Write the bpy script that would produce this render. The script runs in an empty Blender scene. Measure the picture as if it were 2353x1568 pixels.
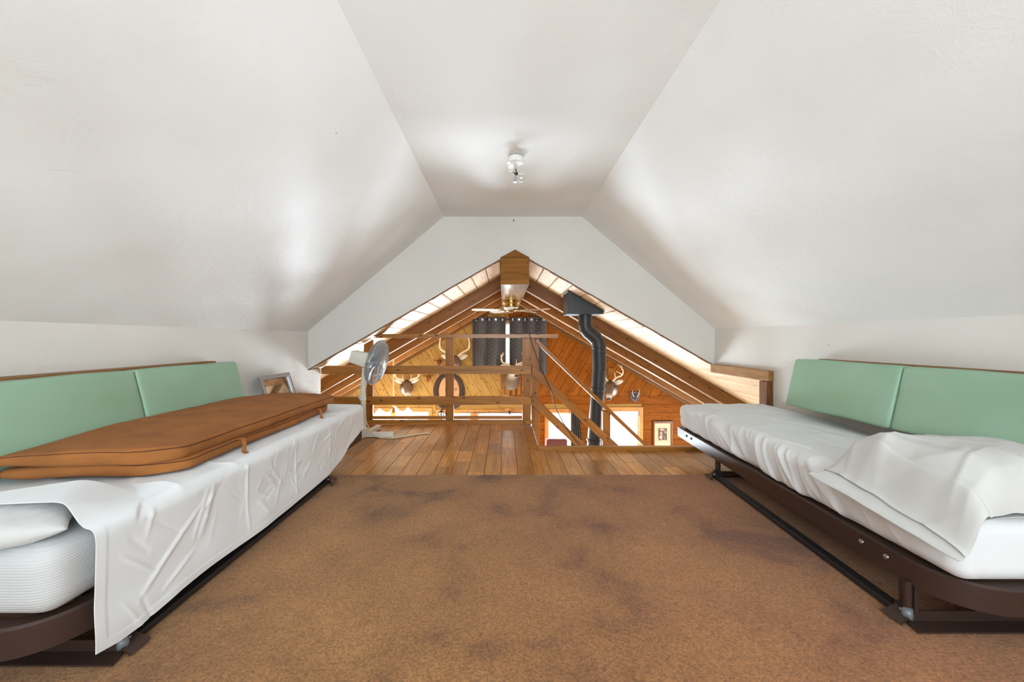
import bpy, bmesh, math, random
from mathutils import Vector, Matrix, noise as mnoise

rnd = random.Random(7)
S = bpy.context.scene
COL = S.collection
CAMH = 0.90          # camera height over the loft floor
F = 880.0            # focal length in photo pixels
VX, VY = 1158.0, 778.0

# ------------------------------------------------------------------ camera, sky, light, exposure
cam_d = bpy.data.cameras.new('camera')
cam_d.sensor_width = 36.0
cam_d.lens = 36.0 * F / 2353.0
cam_d.shift_x = (1176.5 - VX) / 2353.0
cam_d.shift_y = -(784.0 - VY) / 2353.0
cam_d.clip_start = 0.02
cam = bpy.data.objects.new('camera', cam_d)
COL.objects.link(cam)
cam.location = (0, 0, CAMH)
cam.rotation_euler = (math.radians(90), 0, 0)
S.camera = cam

W = bpy.data.worlds.new('sky')
S.world = W
W.use_nodes = True
W.node_tree.nodes['Background'].inputs[0].default_value = (0.86, 0.93, 1.0, 1)
W.node_tree.nodes['Background'].inputs[1].default_value = 2.2
S.view_settings.view_transform = 'Standard'
S.view_settings.look = 'None'
S.view_settings.exposure = 0.27
S.view_settings.gamma = 1.0
S.view_settings.use_curve_mapping = False
S.cycles.max_bounces = 9
S.cycles.diffuse_bounces = 5
S.cycles.use_adaptive_sampling = True
S.cycles.adaptive_threshold = 0.02
S.cycles.sample_clamp_indirect = 6.0
S.cycles.caustics_reflective = False
S.cycles.caustics_refractive = False


def area(name, loc, rot, sx, sy, power, color=(1, 1, 1), spread=180):
    d = bpy.data.lights.new(name, 'AREA')
    d.shape = 'RECTANGLE'
    d.size, d.size_y = sx, sy
    d.energy = power
    d.color = color
    d.spread = math.radians(spread)
    o = bpy.data.objects.new(name, d)
    o.location = loc
    o.rotation_euler = rot
    COL.objects.link(o)
    return o


R90 = math.radians(90)
YW = 8.45            # inner face of the far gable wall of the great room
FLOOR2 = -2.45       # floor of the great room
# far-wall windows: name -> (x0, x1, z0, z1)
WIN = [(-2.77, -1.66, -1.85, -0.72), (-1.42, -0.74, -1.85, -0.755), (-0.58, 0.50, -1.85, -0.755),
       (0.98, 1.50, -1.85, -0.74), (2.26, 2.98, -1.85, -0.70), (-0.64, 0.88, 0.22, 1.24)]
WP = 1.0
for i, (x0, x1, z0, z1) in enumerate(WIN):
    p = (x1 - x0) * (z1 - z0) * (150.0 if i < 5 else 12.0) * WP
    area('daylight_and_fill', ((x0 + x1) / 2, YW + 0.19, (z0 + z1) / 2), (-R90, 0, 0), x1 - x0 - .02, z1 - z0 - .02, p, (0.77, 0.90, 1.0))
# windows in the long side walls of the great room
XL, XR = -4.55, 4.75
area('daylight_and_fill', (XL + .02, 6.2, -1.25), (0, -R90, 0), 1.1, 2.6, 50, (0.77, 0.90, 1.0))
area('daylight_and_fill', (XR - .02, 6.2, -1.25), (0, R90, 0), 1.1, 2.6, 130, (0.77, 0.90, 1.0))
# added fill lamp behind the camera, tilted up like bounced flash
area('daylight_and_fill', (0.1, -2.33, 1.15), (R90 + math.radians(58), 0, 0), 2.2, 1.2, 165, (0.78, 0.92, 1.0))


# ------------------------------------------------------------------ helpers
def lin(c):
    out = []
    for v in c:
        v /= 255.0
        out.append(v / 12.92 if v <= 0.04045 else ((v + 0.055) / 1.055) ** 2.4)
    return (*out, 1.0)


def P(px, py, y):
    return Vector(((px - VX) * y / F, y, CAMH - (py - VY) * y / F))


def roof_z(x):
    return 1.764 - 0.575 * abs(x - 0.108)


class NT:
    def __init__(self, name):
        self.m = bpy.data.materials.new(name)
        self.m.use_nodes = True
        self.t = self.m.node_tree
        self.b = self.t.nodes['Principled BSDF']
        self.o = self.t.nodes['Material Output']

    def n(self, typ, **kw):
        nd = self.t.nodes.new(typ)
        for k, v in kw.items():
            if k.startswith('i_'):
                key = k[2:]
                nd.inputs[int(key) if key.isdigit() else key].default_value = v
            else:
                setattr(nd, k, v)
        return nd

    def l(self, a, ao, b, bi):
        self.t.links.new(a.outputs[ao], b.inputs[bi])


def ramp(nt, stops):
    r = nt.n('ShaderNodeValToRGB')
    el = r.color_ramp.elements
    while len(el) < len(stops):
        el.new(0.5)
    for e, (p, c) in zip(el, stops):
        e.position = p
        e.color = c
    return r


def plain(name, rgb, rough=0.5, metal=0.0, bump=0.0, bscale=60, spec=0.5, coat=0.0):
    nt = NT(name)
    nt.b.inputs['Base Color'].default_value = lin(rgb)
    nt.b.inputs['Roughness'].default_value = rough
    nt.b.inputs['Metallic'].default_value = metal
    nt.b.inputs['Specular IOR Level'].default_value = spec
    nt.b.inputs['Coat Weight'].default_value = coat
    tc = nt.n('ShaderNodeTexCoord')
    nz = nt.n('ShaderNodeTexNoise', i_Scale=bscale, i_Detail=4.0)
    nt.l(tc, 'Object', nz, 'Vector')
    mx = nt.n('ShaderNodeMix', data_type='RGBA', blend_type='MULTIPLY')
    mx.inputs[0].default_value = 0.25
    mx.inputs[6].default_value = lin(rgb)
    rp = ramp(nt, [(0.3, (0.75, 0.75, 0.75, 1)), (0.7, (1.1, 1.1, 1.1, 1))])
    nt.l(nz, 'Fac', rp, 'Fac')
    nt.l(rp, 'Color', mx, 7)
    nt.l(mx, 2, nt.b, 'Base Color')
    if bump:
        bp = nt.n('ShaderNodeBump', i_Strength=bump, i_Distance=0.004)
        nt.l(nz, 'Fac', bp, 'Height')
        nt.l(bp, 'Normal', nt.b, 'Normal')
    return nt.m


def plaster(name, rgb, seed=0.0):
    nt = NT(name)
    tc = nt.n('ShaderNodeTexCoord')
    mp = nt.n('ShaderNodeMapping', i_Location=(seed, seed * 2, 0))
    nt.l(tc, 'Object', mp, 'Vector')
    big = nt.n('ShaderNodeTexNoise', i_Scale=1.3, i_Detail=3.0)
    mid = nt.n('ShaderNodeTexNoise', i_Scale=6.0, i_Detail=8.0, i_Roughness=0.62, i_Distortion=2.2)
    fine = nt.n('ShaderNodeTexNoise', i_Scale=150.0, i_Detail=2.0)
    for q in (big, mid, fine):
        nt.l(mp, 'Vector', q, 'Vector')
    vor = nt.n('ShaderNodeTexVoronoi', i_Scale=2.4)
    nt.l(mid, 'Color', vor, 'Vector')
    cr = ramp(nt, [(0.3, lin([int(v * .965) for v in rgb])), (0.7, lin(rgb))])
    nt.l(big, 'Fac', cr, 'Fac')
    # small nicks and specks
    sp = nt.n('ShaderNodeTexVoronoi', i_Scale=3.1)
    nt.l(mp, 'Vector', sp, 'Vector')
    lt = nt.n('ShaderNodeMath', operation='LESS_THAN')
    lt.inputs[1].default_value = 0.018
    nt.l(sp, 'Distance', lt, 0)
    mx = nt.n('ShaderNodeMix', data_type='RGBA')
    nt.l(lt, 0, mx, 0)
    nt.l(cr, 'Color', mx, 6)
    mx.inputs[7].default_value = lin([int(v * .82) for v in rgb])
    nt.l(mx, 2, nt.b, 'Base Color')
    ad = nt.n('ShaderNodeMath', operation='MULTIPLY_ADD')
    ad.inputs[1].default_value = 0.10
    nt.l(fine, 'Fac', ad, 0)
    nt.l(mid, 'Fac', ad, 2)
    ad2 = nt.n('ShaderNodeMath', operation='MULTIPLY_ADD')
    ad2.inputs[1].default_value = 2.2
    nt.l(big, 'Fac', ad2, 0)
    nt.l(ad, 0, ad2, 2)
    bp = nt.n('ShaderNodeBump', i_Strength=0.30, i_Distance=0.011)
    nt.l(ad2, 0, bp, 'Height')
    nt.l(bp, 'Normal', nt.b, 'Normal')
    nt.b.inputs['Roughness'].default_value = 0.5
    nt.b.inputs['Specular IOR Level'].default_value = 0.3
    return nt.m


def wood(name, light, dark, axis='Y', rot=0.0, rough=0.4, knots=True, scale=1.0, vary=0.12, coat=0.0, knot_size=0.036, spec=0.3):
    """Grain runs along AXIS of world space (rot: degrees about Y applied first, for slanted boards)."""
    nt = NT(name)
    tc = nt.n('ShaderNodeTexCoord')
    oi = nt.n('ShaderNodeObjectInfo')
    off = nt.n('ShaderNodeVectorMath', operation='SCALE')
    off.inputs[0].default_value = (7.3, 5.1, 9.7)
    nt.l(oi, 'Random', off, 'Scale')
    add = nt.n('ShaderNodeVectorMath', operation='ADD')
    nt.l(off, 0, add, 1)
    r0 = nt.n('ShaderNodeVectorRotate', rotation_type='Y_AXIS')
    r0.inputs['Angle'].default_value = math.radians(-rot)
    nt.l(tc, 'Object', r0, 'Vector')
    nt.l(r0, 0, add, 0)
    k = {'X': (0.07, 1, 1), 'Y': (1, 0.07, 1), 'Z': (1, 1, 0.07)}[axis]
    mp = nt.n('ShaderNodeMapping', i_Scale=tuple(28 * scale * v for v in k))
    nt.l(add, 0, mp, 'Vector')
    nz = nt.n('ShaderNodeTexNoise', i_Scale=1.0, i_Detail=5.0, i_Roughness=0.6, i_Distortion=0.9)
    nt.l(mp, 'Vector', nz, 'Vector')
    rp = ramp(nt, [(0.30, lin(dark)), (0.62, lin(light))])
    nt.l(nz, 'Fac', rp, 'Fac')
    last, lo = rp, 'Color'
    if knots:
        kk = {'X': (0.5, 1, 1), 'Y': (1, 0.5, 1), 'Z': (1, 1, 0.5)}[axis]
        mk = nt.n('ShaderNodeMapping', i_Scale=tuple(7.0 * v for v in kk))
        nt.l(add, 0, mk, 'Vector')
        sk = nt.n('ShaderNodeSeparateXYZ')
        nt.l(mk, 'Vector', sk, 0)
        ck = nt.n('ShaderNodeCombineXYZ')
        nt.l(sk, 'X', ck, 'X')
        nt.l(sk, 'Y' if axis == 'Y' else 'Z', ck, 'Y')
        vo = nt.n('ShaderNodeTexVoronoi', i_Scale=1.0, voronoi_dimensions='2D')
        nt.l(ck, 0, vo, 'Vector')
        kr = ramp(nt, [(knot_size * .9, (.9, .9, .9, 1)), (knot_size * 2.4, (0, 0, 0, 1))])
        nt.l(vo, 'Distance', kr, 'Fac')
        mx = nt.n('ShaderNodeMix', data_type='RGBA')
        nt.l(kr, 'Color', mx, 0)
        nt.l(last, lo, mx, 6)
        mx.inputs[7].default_value = lin([int(v * .5) for v in dark])
        last, lo = mx, 2
    hs = nt.n('ShaderNodeHueSaturation')
    mr = nt.n('ShaderNodeMapRange')
    mr.inputs['To Min'].default_value = 1.0 - vary
    mr.inputs['To Max'].default_value = 1.0 + vary
    nt.l(oi, 'Random', mr, 'Value')
    nt.l(mr, 'Result', hs, 'Value')
    nt.l(last, lo, hs, 'Color')
    nt.l(hs, 'Color', nt.b, 'Base Color')
    bp = nt.n('ShaderNodeBump', i_Strength=0.12, i_Distance=0.002)
    nt.l(nz, 'Fac', bp, 'Height')
    nt.l(bp, 'Normal', nt.b, 'Normal')
    nt.b.inputs['Roughness'].default_value = rough
    nt.b.inputs['Coat Weight'].default_value = coat
    nt.b.inputs['Specular IOR Level'].default_value = spec
    nt.b.inputs['Coat Roughness'].default_value = 0.18
    return nt.m


def cloth(name, rgb, weave=500.0, bump=0.15, rough=0.85, sheen=0.2, mottled=0.1, stripes=0.0):
    nt = NT(name)
    tc = nt.n('ShaderNodeTexCoord')
    nz = nt.n('ShaderNodeTexNoise', i_Scale=weave, i_Detail=2.0)
    bg = nt.n('ShaderNodeTexNoise', i_Scale=9.0, i_Detail=5.0)
    nt.l(tc, 'Object', nz, 'Vector')
    nt.l(tc, 'Object', bg, 'Vector')
    rp = ramp(nt, [(0.3, lin([int(v * (1 - mottled)) for v in rgb])), (0.7, lin(rgb))])
    nt.l(bg, 'Fac', rp, 'Fac')
    nt.l(rp, 'Color', nt.b, 'Base Color')
    bp = nt.n('ShaderNodeBump', i_Strength=bump, i_Distance=0.002)
    nt.l(nz, 'Fac', bp, 'Height')
    if stripes:
        wv = nt.n('ShaderNodeTexWave', bands_direction='Z', i_Scale=stripes)
        nt.l(tc, 'Object', wv, 'Vector')
        bp2 = nt.n('ShaderNodeBump', i_Strength=0.3, i_Distance=0.0018)
        nt.l(wv, 'Fac', bp2, 'Height')
        nt.l(bp, 'Normal', bp2, 'Normal')
        nt.l(bp2, 'Normal', nt.b, 'Normal')
    else:
        nt.l(bp, 'Normal', nt.b, 'Normal')
    nt.b.inputs['Roughness'].default_value = rough
    nt.b.inputs['Sheen Weight'].default_value = sheen
    return nt.m


def glass_thin(name, refl=0.1, tint=(1, 1, 1)):
    nt = NT(name)
    tr = nt.n('ShaderNodeBsdfTransparent')
    tr.inputs[0].default_value = (*tint, 1)
    gl = nt.n('ShaderNodeBsdfGlossy', i_Roughness=0.02)
    mx = nt.n('ShaderNodeMixShader')
    mx.inputs[0].default_value = refl
    nt.l(tr, 0, mx, 1)
    nt.l(gl, 0, mx, 2)
    nt.l(mx, 0, nt.o, 'Surface')
    return nt.m


def emit(name, rgb, strength):
    nt = NT(name)
    nt.b.inputs['Base Color'].default_value = lin(rgb)
    nt.b.inputs['Emission Color'].default_value = lin(rgb)
    nt.b.inputs['Emission Strength'].default_value = strength
    return nt.m


def vcol(name, rough=0.8, bump=0.5, bscale=220):
    nt = NT(name)
    at = nt.n('ShaderNodeAttribute', attribute_name='Col')
    tc = nt.n('ShaderNodeTexCoord')
    nz = nt.n('ShaderNodeTexNoise', i_Scale=bscale, i_Detail=3.0)
    nt.l(tc, 'Object', nz, 'Vector')
    mx = nt.n('ShaderNodeMix', data_type='RGBA', blend_type='MULTIPLY')
    mx.inputs[0].default_value = 0.6
    rp = ramp(nt, [(0.3, (0.55, 0.55, 0.55, 1)), (0.7, (1.15, 1.15, 1.15, 1))])
    nt.l(nz, 'Fac', rp, 'Fac')
    nt.l(at, 'Color', mx, 6)
    nt.l(rp, 'Color', mx, 7)
    nt.l(mx, 2, nt.b, 'Base Color')
    bp = nt.n('ShaderNodeBump', i_Strength=bump, i_Distance=0.006)
    nt.l(nz, 'Fac', bp, 'Height')
    nt.l(bp, 'Normal', nt.b, 'Normal')
    nt.b.inputs['Roughness'].default_value = rough
    return nt.m


class MB:
    """collects geometry for ONE mesh object"""
    def __init__(self):
        self.v, self.f = [], []

    def add(self, vs, fs):
        o = len(self.v)
        self.v += [tuple(p) for p in vs]
        self.f += [tuple(i + o for i in q) for q in fs]
        return self

    def box(self, x0, x1, y0, y1, z0, z1):
        vs = [(x, y, z) for x in (x0, x1) for y in (y0, y1) for z in (z0, z1)]
        fs = [(0, 1, 3, 2), (4, 6, 7, 5), (0, 4, 5, 1), (2, 3, 7, 6), (0, 2, 6, 4), (1, 5, 7, 3)]
        return self.add(vs, fs)

    def prism(self, poly, vec):
        """poly: planar list of 3D points, extruded by vec"""
        poly = [Vector(p) for p in poly]
        vec = Vector(vec)
        n = len(poly)
        vs = poly + [p + vec for p in poly]
        fs = [tuple(range(n))[::-1], tuple(range(n, 2 * n))]
        fs += [(i, (i + 1) % n, n + (i + 1) % n, n + i) for i in range(n)]
        return self.add(vs, fs)

    def bar(self, a, b, w, h, up=(0, 0, 1)):
        """a bar from a to b, w across and h along UP"""
        a, b, up = Vector(a), Vector(b), Vector(up)
        d = (b - a).normalized()
        s = d.cross(up).normalized()
        u = s.cross(d).normalized()
        q = [s * w / 2 + u * h / 2, -s * w / 2 + u * h / 2, -s * w / 2 - u * h / 2, s * w / 2 - u * h / 2]
        return self.prism([a + k for k in q], b - a)

    def tube(self, pts, r, seg=8, cap=True):
        pts = [Vector(p) for p in pts]
        rs = r if isinstance(r, (list, tuple)) else [r] * len(pts)
        n = len(pts)
        tg = []
        for i in range(n):
            t = pts[min(i + 1, n - 1)] - pts[max(i - 1, 0)]
            tg.append(t.normalized() if t.length > 1e-9 else Vector((0, 0, 1)))
        ref = Vector((0, 0, 1)) if abs(tg[0].z) < .9 else Vector((1, 0, 0))
        s = tg[0].cross(ref).normalized()
        vs = []
        for i in range(n):
            s = (s - tg[i] * s.dot(tg[i])).normalized()
            u = tg[i].cross(s)
            for k in range(seg):
                a = 2 * math.pi * k / seg
                vs.append(pts[i] + (s * math.cos(a) + u * math.sin(a)) * rs[i])
        fs = []
        for i in range(n - 1):
            for k in range(seg):
                k2 = (k + 1) % seg
                fs.append((i * seg + k, i * seg + k2, (i + 1) * seg + k2, (i + 1) * seg + k))
        if cap:
            fs.append(tuple(range(seg))[::-1])
            fs.append(tuple((n - 1) * seg + k for k in range(seg)))
        return self.add(vs, fs)

    def lathe(self, prof, c, axis=(0, 0, 1), seg=24):
        """prof: [(r, h)] along axis from c"""
        c, ax = Vector(c), Vector(axis).normalized()
        ref = Vector((1, 0, 0)) if abs(ax.x) < .9 else Vector((0, 1, 0))
        s = ax.cross(ref).normalized()
        u = ax.cross(s)
        vs, fs = [], []
        for r, h in prof:
            for k in range(seg):
                a = 2 * math.pi * k / seg
                vs.append(c + ax * h + (s * math.cos(a) + u * math.sin(a)) * max(r, 1e-5))
        for i in range(len(prof) - 1):
            for k in range(seg):
                k2 = (k + 1) % seg
                fs.append((i * seg + k, i * seg + k2, (i + 1) * seg + k2, (i + 1) * seg + k))
        fs.append(tuple(range(seg))[::-1])
        fs.append(tuple((len(prof) - 1) * seg + k for k in range(seg)))
        return self.add(vs, fs)

    def grid(self, fn, nu, nv, closed_u=False):
        vs = [fn(i / nu, j / nv) for i in range(nu + 1) for j in range(nv + 1)]
        fs = [(i * (nv + 1) + j, (i + 1) * (nv + 1) + j, (i + 1) * (nv + 1) + j + 1, i * (nv + 1) + j + 1) for i in range(nu) for j in range(nv)]
        return self.add(vs, fs)

    def build(self, name, mat, parent=None, smooth=False, bevel=0.0, solid=0.0, subsurf=0, weld=False, bseg=2, auto=None):
        me = bpy.data.meshes.new(name)
        me.from_pydata(self.v, [], self.f)
        bm = bmesh.new()
        bm.from_mesh(me)
        if weld:
            bmesh.ops.remove_doubles(bm, verts=bm.verts, dist=1e-5)
        bmesh.ops.recalc_face_normals(bm, faces=bm.faces)
        if bevel:
            es = [e for e in bm.edges if len(e.link_faces) == 2 and e.calc_face_angle(0) > .35]
            bmesh.ops.bevel(bm, geom=es, offset=bevel, segments=bseg, profile=.5, affect='EDGES')
        bm.to_mesh(me)
        bm.free()
        me.materials.append(mat)
        if smooth:
            me.polygons.foreach_set('use_smooth', [True] * len(me.polygons))
            if auto is not None:
                try:
                    me.set_sharp_from_angle(angle=math.radians(auto))
                except Exception:
                    pass
        o = bpy.data.objects.new(name, me)
        COL.objects.link(o)
        if parent is not None:
            put(o, parent)
        if solid:
            md = o.modifiers.new('thickness', 'SOLIDIFY')
            md.thickness = solid
            md.offset = 1.0
            if smooth:
                es = o.modifiers.new('crisp rim', 'EDGE_SPLIT')
                es.split_angle = math.radians(50)
        if subsurf:
            md = o.modifiers.new('smooth', 'SUBSURF')
            md.levels = md.render_levels = subsurf
        return o


def put(o, parent):
    o.parent = parent
    inv = Matrix.Identity(4)
    q = parent
    while q is not None:
        if q.type == 'EMPTY':
            inv = Matrix.Translation(q.location).inverted()
        q = q.parent
    o.matrix_parent_inverse = inv if parent.type == 'EMPTY' else Matrix.Identity(4)


def thing(name, loc, label, cat, group=None):
    o = bpy.data.objects.new(name, None)
    o.empty_display_size = 0.1
    o.location = loc
    COL.objects.link(o)
    return tag(o, label, cat, group)


def tag(o, label, cat, group=None):
    o['label'] = label
    o['category'] = cat
    if group:
        o['group'] = group
    return o


def structure(o, label=None):
    o['kind'] = 'structure'
    if label:
        o['label'] = label
    return o


def n3(x, y, z=0.0):
    return mnoise.noise(Vector((x, y, z)))


def smoothstep(a, b, x):
    t = min(1.0, max(0.0, (x - a) / (b - a)))
    return t * t * (3 - 2 * t)


def rbox(sx, sy, sz, r, step):
    """rounded box centred on 0 as MB (verts welded later); returns list of verts and faces"""
    mb = MB()
    h = (sx / 2, sy / 2, sz / 2)
    ns = [max(4, int(2 * q / step)) for q in h]

    def rp(p):
        q = [max(-(h[i] - r), min(h[i] - r, p[i])) for i in range(3)]
        d = Vector([p[i] - q[i] for i in range(3)])
        if d.length < 1e-9:
            return Vector(p)
        # push the cube offset on to the ball
        m = max(abs(d.x), abs(d.y), abs(d.z))
        return Vector(q) + d.normalized() * r * (m / r if m < r else 1.0)

    for ax in range(3):
        a, b = [(1, 2), (2, 0), (0, 1)][ax]
        for sgn in (-1, 1):
            def fn(u, v, ax=ax, a=a, b=b, sgn=sgn):
                p = [0, 0, 0]
                p[ax] = sgn * h[ax]
                p[a] = (2 * u - 1) * h[a]
                p[b] = (2 * v - 1) * h[b]
                return rp(p)
            mb.grid(fn, ns[a], ns[b])
    return mb


def shaped(mb, fn):
    mb.v = [tuple(fn(Vector(p))) for p in mb.v]
    return mb


def clip(poly, a, b, c):
    """keep the part of 2D poly with a*x+b*y<=c"""
    out = []
    n = len(poly)
    for i in range(n):
        p, q = poly[i], poly[(i + 1) % n]
        dp, dq = a * p[0] + b * p[1] - c, a * q[0] + b * q[1] - c
        if dp <= 0:
            out.append(p)
        if dp * dq < 0:
            t = dp / (dp - dq)
            out.append((p[0] + (q[0] - p[0]) * t, p[1] + (q[1] - p[1]) * t))
    return out


# ------------------------------------------------------------------ materials
M = {}
M['plaster'] = plaster('white_plaster', (236, 235, 232))
M['drywall'] = plaster('white_drywall', (222, 218, 212), 3.0)
M['carpet'] = None
OAK, OAKD = (188, 130, 62), (142, 86, 32)
PINE, PINED = (188, 151, 88), (160, 119, 60)  # lamp's yellow light on the far wall's left half is in this colour
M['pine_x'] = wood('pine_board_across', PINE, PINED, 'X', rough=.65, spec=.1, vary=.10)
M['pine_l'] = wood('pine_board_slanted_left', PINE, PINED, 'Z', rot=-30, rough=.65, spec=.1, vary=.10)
M['pine_r'] = wood('pine_board_slanted_right', (154, 90, 26), (122, 64, 14), 'Z', rot=30, rough=.65, spec=.1, vary=.10)  # same pine coloured dimmer, as the less lit right half, here and below
M['pine_xr'] = wood('pine_board_across_dim', (148, 84, 22), (118, 60, 11), 'X', rough=.65, spec=.1, vary=.10)
M['roof'] = wood('roof_plank', (224, 196, 162), (200, 164, 126), 'Y', rough=.5, vary=.07, knot_size=.03)
M['rafter_l'] = wood('rafter_wood_left', (142, 95, 44), (111, 70, 27), 'X', rot=-30, rough=.45, vary=.08)
M['rafter_r'] = wood('rafter_wood_right', (132, 86, 38), (102, 62, 23), 'X', rot=30, rough=.45, vary=.08)
M['beam'] = wood('beam_wood', (150, 100, 44), (122, 76, 28), 'X', rough=.55, knots=False, spec=.1)
M['beam_y'] = wood('beam_wood_long', (168, 124, 82), (140, 98, 60), 'Y', rough=.18, knots=False, coat=1.0)
M['rail_x'] = wood('rail_wood_across', (174, 117, 51), (138, 88, 31), 'X', rough=.36, coat=.12, vary=.06)
M['rail_z'] = wood('rail_wood_upright', (166, 106, 38), (128, 76, 22), 'Z', rough=.4, coat=.08, vary=.06)
M['rail_s'] = wood('rail_wood_sloping', (166, 106, 44), (130, 78, 26), 'X', rot=43, rough=.36, coat=.12, vary=.06)
M['rough_y'] = wood('rough_timber', (168, 124, 74), (128, 86, 44), 'Y', rough=.7, scale=1.6)
M['rough_z'] = wood('rough_timber_upright', (140, 92, 48), (92, 56, 26), 'Z', rough=.7, scale=1.6, knots=False)
M['casing'] = wood('window_casing_wood', (210, 150, 84), (178, 112, 52), 'Z', rough=.35, knots=False, coat=.3)
M['darkwood'] = wood('dark_brown_wood', (96, 62, 42), (66, 40, 26), 'X', rough=.4, knots=False)
M['shelfwood'] = wood('bolster_back_wood', (150, 112, 74), (118, 84, 52), 'Y', rough=.5, knots=False)
M['sheet'] = cloth('white_cotton', (233, 236, 239), 700, .08, .8, .1, .02)
M['pillowcase'] = cloth('white_pillowcase', (198, 196, 193), 700, .08, .8, .1, .02)
M['sheet2'] = cloth('white_fitted_sheet', (224, 225, 226), 700, .08, .8, .1, .02)
M['ribbed'] = cloth('white_ribbed_mattress_cover', (190, 190, 190), 700, .05, .8, .1, .02, stripes=46.0)
M['fuzzy'] = cloth('white_fleece', (198, 197, 195), 60, .9, .95, .5, .05)
M['canvas'] = cloth('brown_canvas', (164, 102, 48), 900, .22, .95, .0, .14)
M['thread'] = plain('dark_seam_thread', (70, 38, 24), .9)
M['metal'] = plain('dark_brown_bed_metal', (64, 47, 40), .38, .25, .05, 30)
M['metal2'] = plain('black_bed_metal', (48, 46, 48), .35, .4, .05, 30)
M['gliders'] = plain('grey_plastic_cap', (104, 110, 112), .35)
M['steel'] = plain('steel_bolt', (170, 170, 170), .3, .9)
M['chrome'] = plain('chrome', (200, 200, 205), .12, 1.0)
M['brass'] = plain('aged_brass', (150, 118, 62), .25, .9)
M['white_metal'] = plain('white_enamel', (236, 234, 228), .35)
M['cream'] = plain('cream_plastic', (226, 222, 208), .45)
M['grille'] = plain('grey_wire', (176, 176, 174), .4, .3)
M['fanblade'] = plain('translucent_grey_plastic', (150, 160, 172), .35)
M['black'] = plain('black_stove_pipe', (44, 46, 48), .42, .2, .06, 40)
M['blackp'] = plain('black_plastic', (26, 26, 28), .4)
M['bulb_frost'] = plain('frosted_bulb', (244, 242, 232), .2, coat=.5)
M['bulb_clear'] = glass_thin('clear_bulb_glass', .25)
M['pane'] = glass_thin('window_glass', .06)
M['pictureglass'] = glass_thin('picture_glass', .28)
M['silver'] = plain('silver_frame', (168, 168, 166), .35, .6)
M['goldwood'] = wood('gilt_brown_frame', (150, 92, 48), (108, 60, 28), 'Z', rough=.35, knots=False)
M['mat'] = plain('cream_mat_board', (226, 204, 164), .8)
M['fur'] = vcol('deer_fur')
M['antler'] = plain('antler', (222, 205, 172), .5, 0, .2, 90)
M['dark_antler'] = plain('reddish_antler', (132, 72, 40), .5, 0, .2, 90)
M['nose'] = plain('black_nose', (22, 18, 18), .25)
M['fur_dark'] = cloth('dark_brown_fur', (74, 54, 40), 130, 1.0, .95, .3, .35)
M['hide'] = plain('tan_hide', (196, 150, 108), .8, 0, .1, 20)
M['plaque'] = plain('plum_plaque', (96, 74, 80), .35)
M['sofa'] = cloth('maroon_upholstery', (112, 58, 54), 400, .2, .85, .2, .1)
M['drape'] = cloth('charcoal_drape', (58, 60, 64), 400, .2, .85, .2, .2)
M['blind'] = plain('white_blind_slat', (226, 224, 218), .5)
M['cord'] = plain('cream_cord', (222, 212, 186), .5)
M['lampglass'] = emit('lit_white_lamp_glass', (255, 250, 240), 4.0)
M['ground'] = plain('beige_floor', (190, 178, 160), .5)
M['cream_wall'] = plain('cream_wall', (214, 206, 194), .7)


def carpet_mat():
    nt = NT('brown_carpet')
    tc = nt.n('ShaderNodeTexCoord')
    tuft = nt.n('ShaderNodeTexNoise', i_Scale=135.0, i_Detail=3.0, i_Roughness=0.65)
    vor = nt.n('ShaderNodeTexVoronoi', i_Scale=150.0)
    patch = nt.n('ShaderNodeTexNoise', i_Scale=2.1, i_Detail=7.0, i_Roughness=0.62, i_Distortion=0.4)
    hue = nt.n('ShaderNodeTexNoise', i_Scale=0.9, i_Detail=2.0)
    for q in (tuft, vor, patch, hue):
        nt.l(tc, 'Object', q, 'Vector')
    r1 = ramp(nt, [(0.34, lin((108, 76, 54))), (0.46, lin((152, 108, 66))), (0.7, lin((176, 127, 78)))])
    nt.l(patch, 'Fac', r1, 'Fac')
    mx = nt.n('ShaderNodeMix', data_type='RGBA')
    # reddish wear on the right half of the carpet
    sx = nt.n('ShaderNodeSeparateXYZ')
    nt.l(tc, 'Object', sx, 0)
    mr = nt.n('ShaderNodeMapRange')
    mr.inputs['From Min'].default_value = -0.4
    mr.inputs['From Max'].default_value = 1.1
    mr.inputs['To Max'].default_value = 0.6
    nt.l(sx, 'X', mr, 'Value')
    ml = nt.n('ShaderNodeMath', operation='MULTIPLY')
    nt.l(mr, 'Result', ml, 0)
    nt.l(hue, 'Fac', ml, 1)
    nt.l(ml, 0, mx, 0)
    nt.l(r1, 'Color', mx, 6)
    mx.inputs[7].default_value = lin((164, 94, 68))
    r2 = ramp(nt, [(0.25, (0.42, 0.42, 0.42, 1)), (0.52, (0.95, 0.95, 0.95, 1)), (0.78, (1.5, 1.45, 1.4, 1))])
    nt.l(tuft, 'Fac', r2, 'Fac')
    m2 = nt.n('ShaderNodeMix', data_type='RGBA', blend_type='MULTIPLY')
    m2.inputs[0].default_value = 1.0
    nt.l(mx, 2, m2, 6)
    nt.l(r2, 'Color', m2, 7)
    nt.l(m2, 2, nt.b, 'Base Color')
    bp = nt.n('ShaderNodeBump', i_Strength=0.9, i_Distance=0.006)
    nt.l(tuft, 'Fac', bp, 'Height')
    nt.l(bp, 'Normal', nt.b, 'Normal')
    nt.b.inputs['Roughness'].default_value = 0.95
    nt.b.inputs['Specular IOR Level'].default_value = 0.1
    nt.b.inputs['Sheen Weight'].default_value = 0.15
    return nt.m


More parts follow.
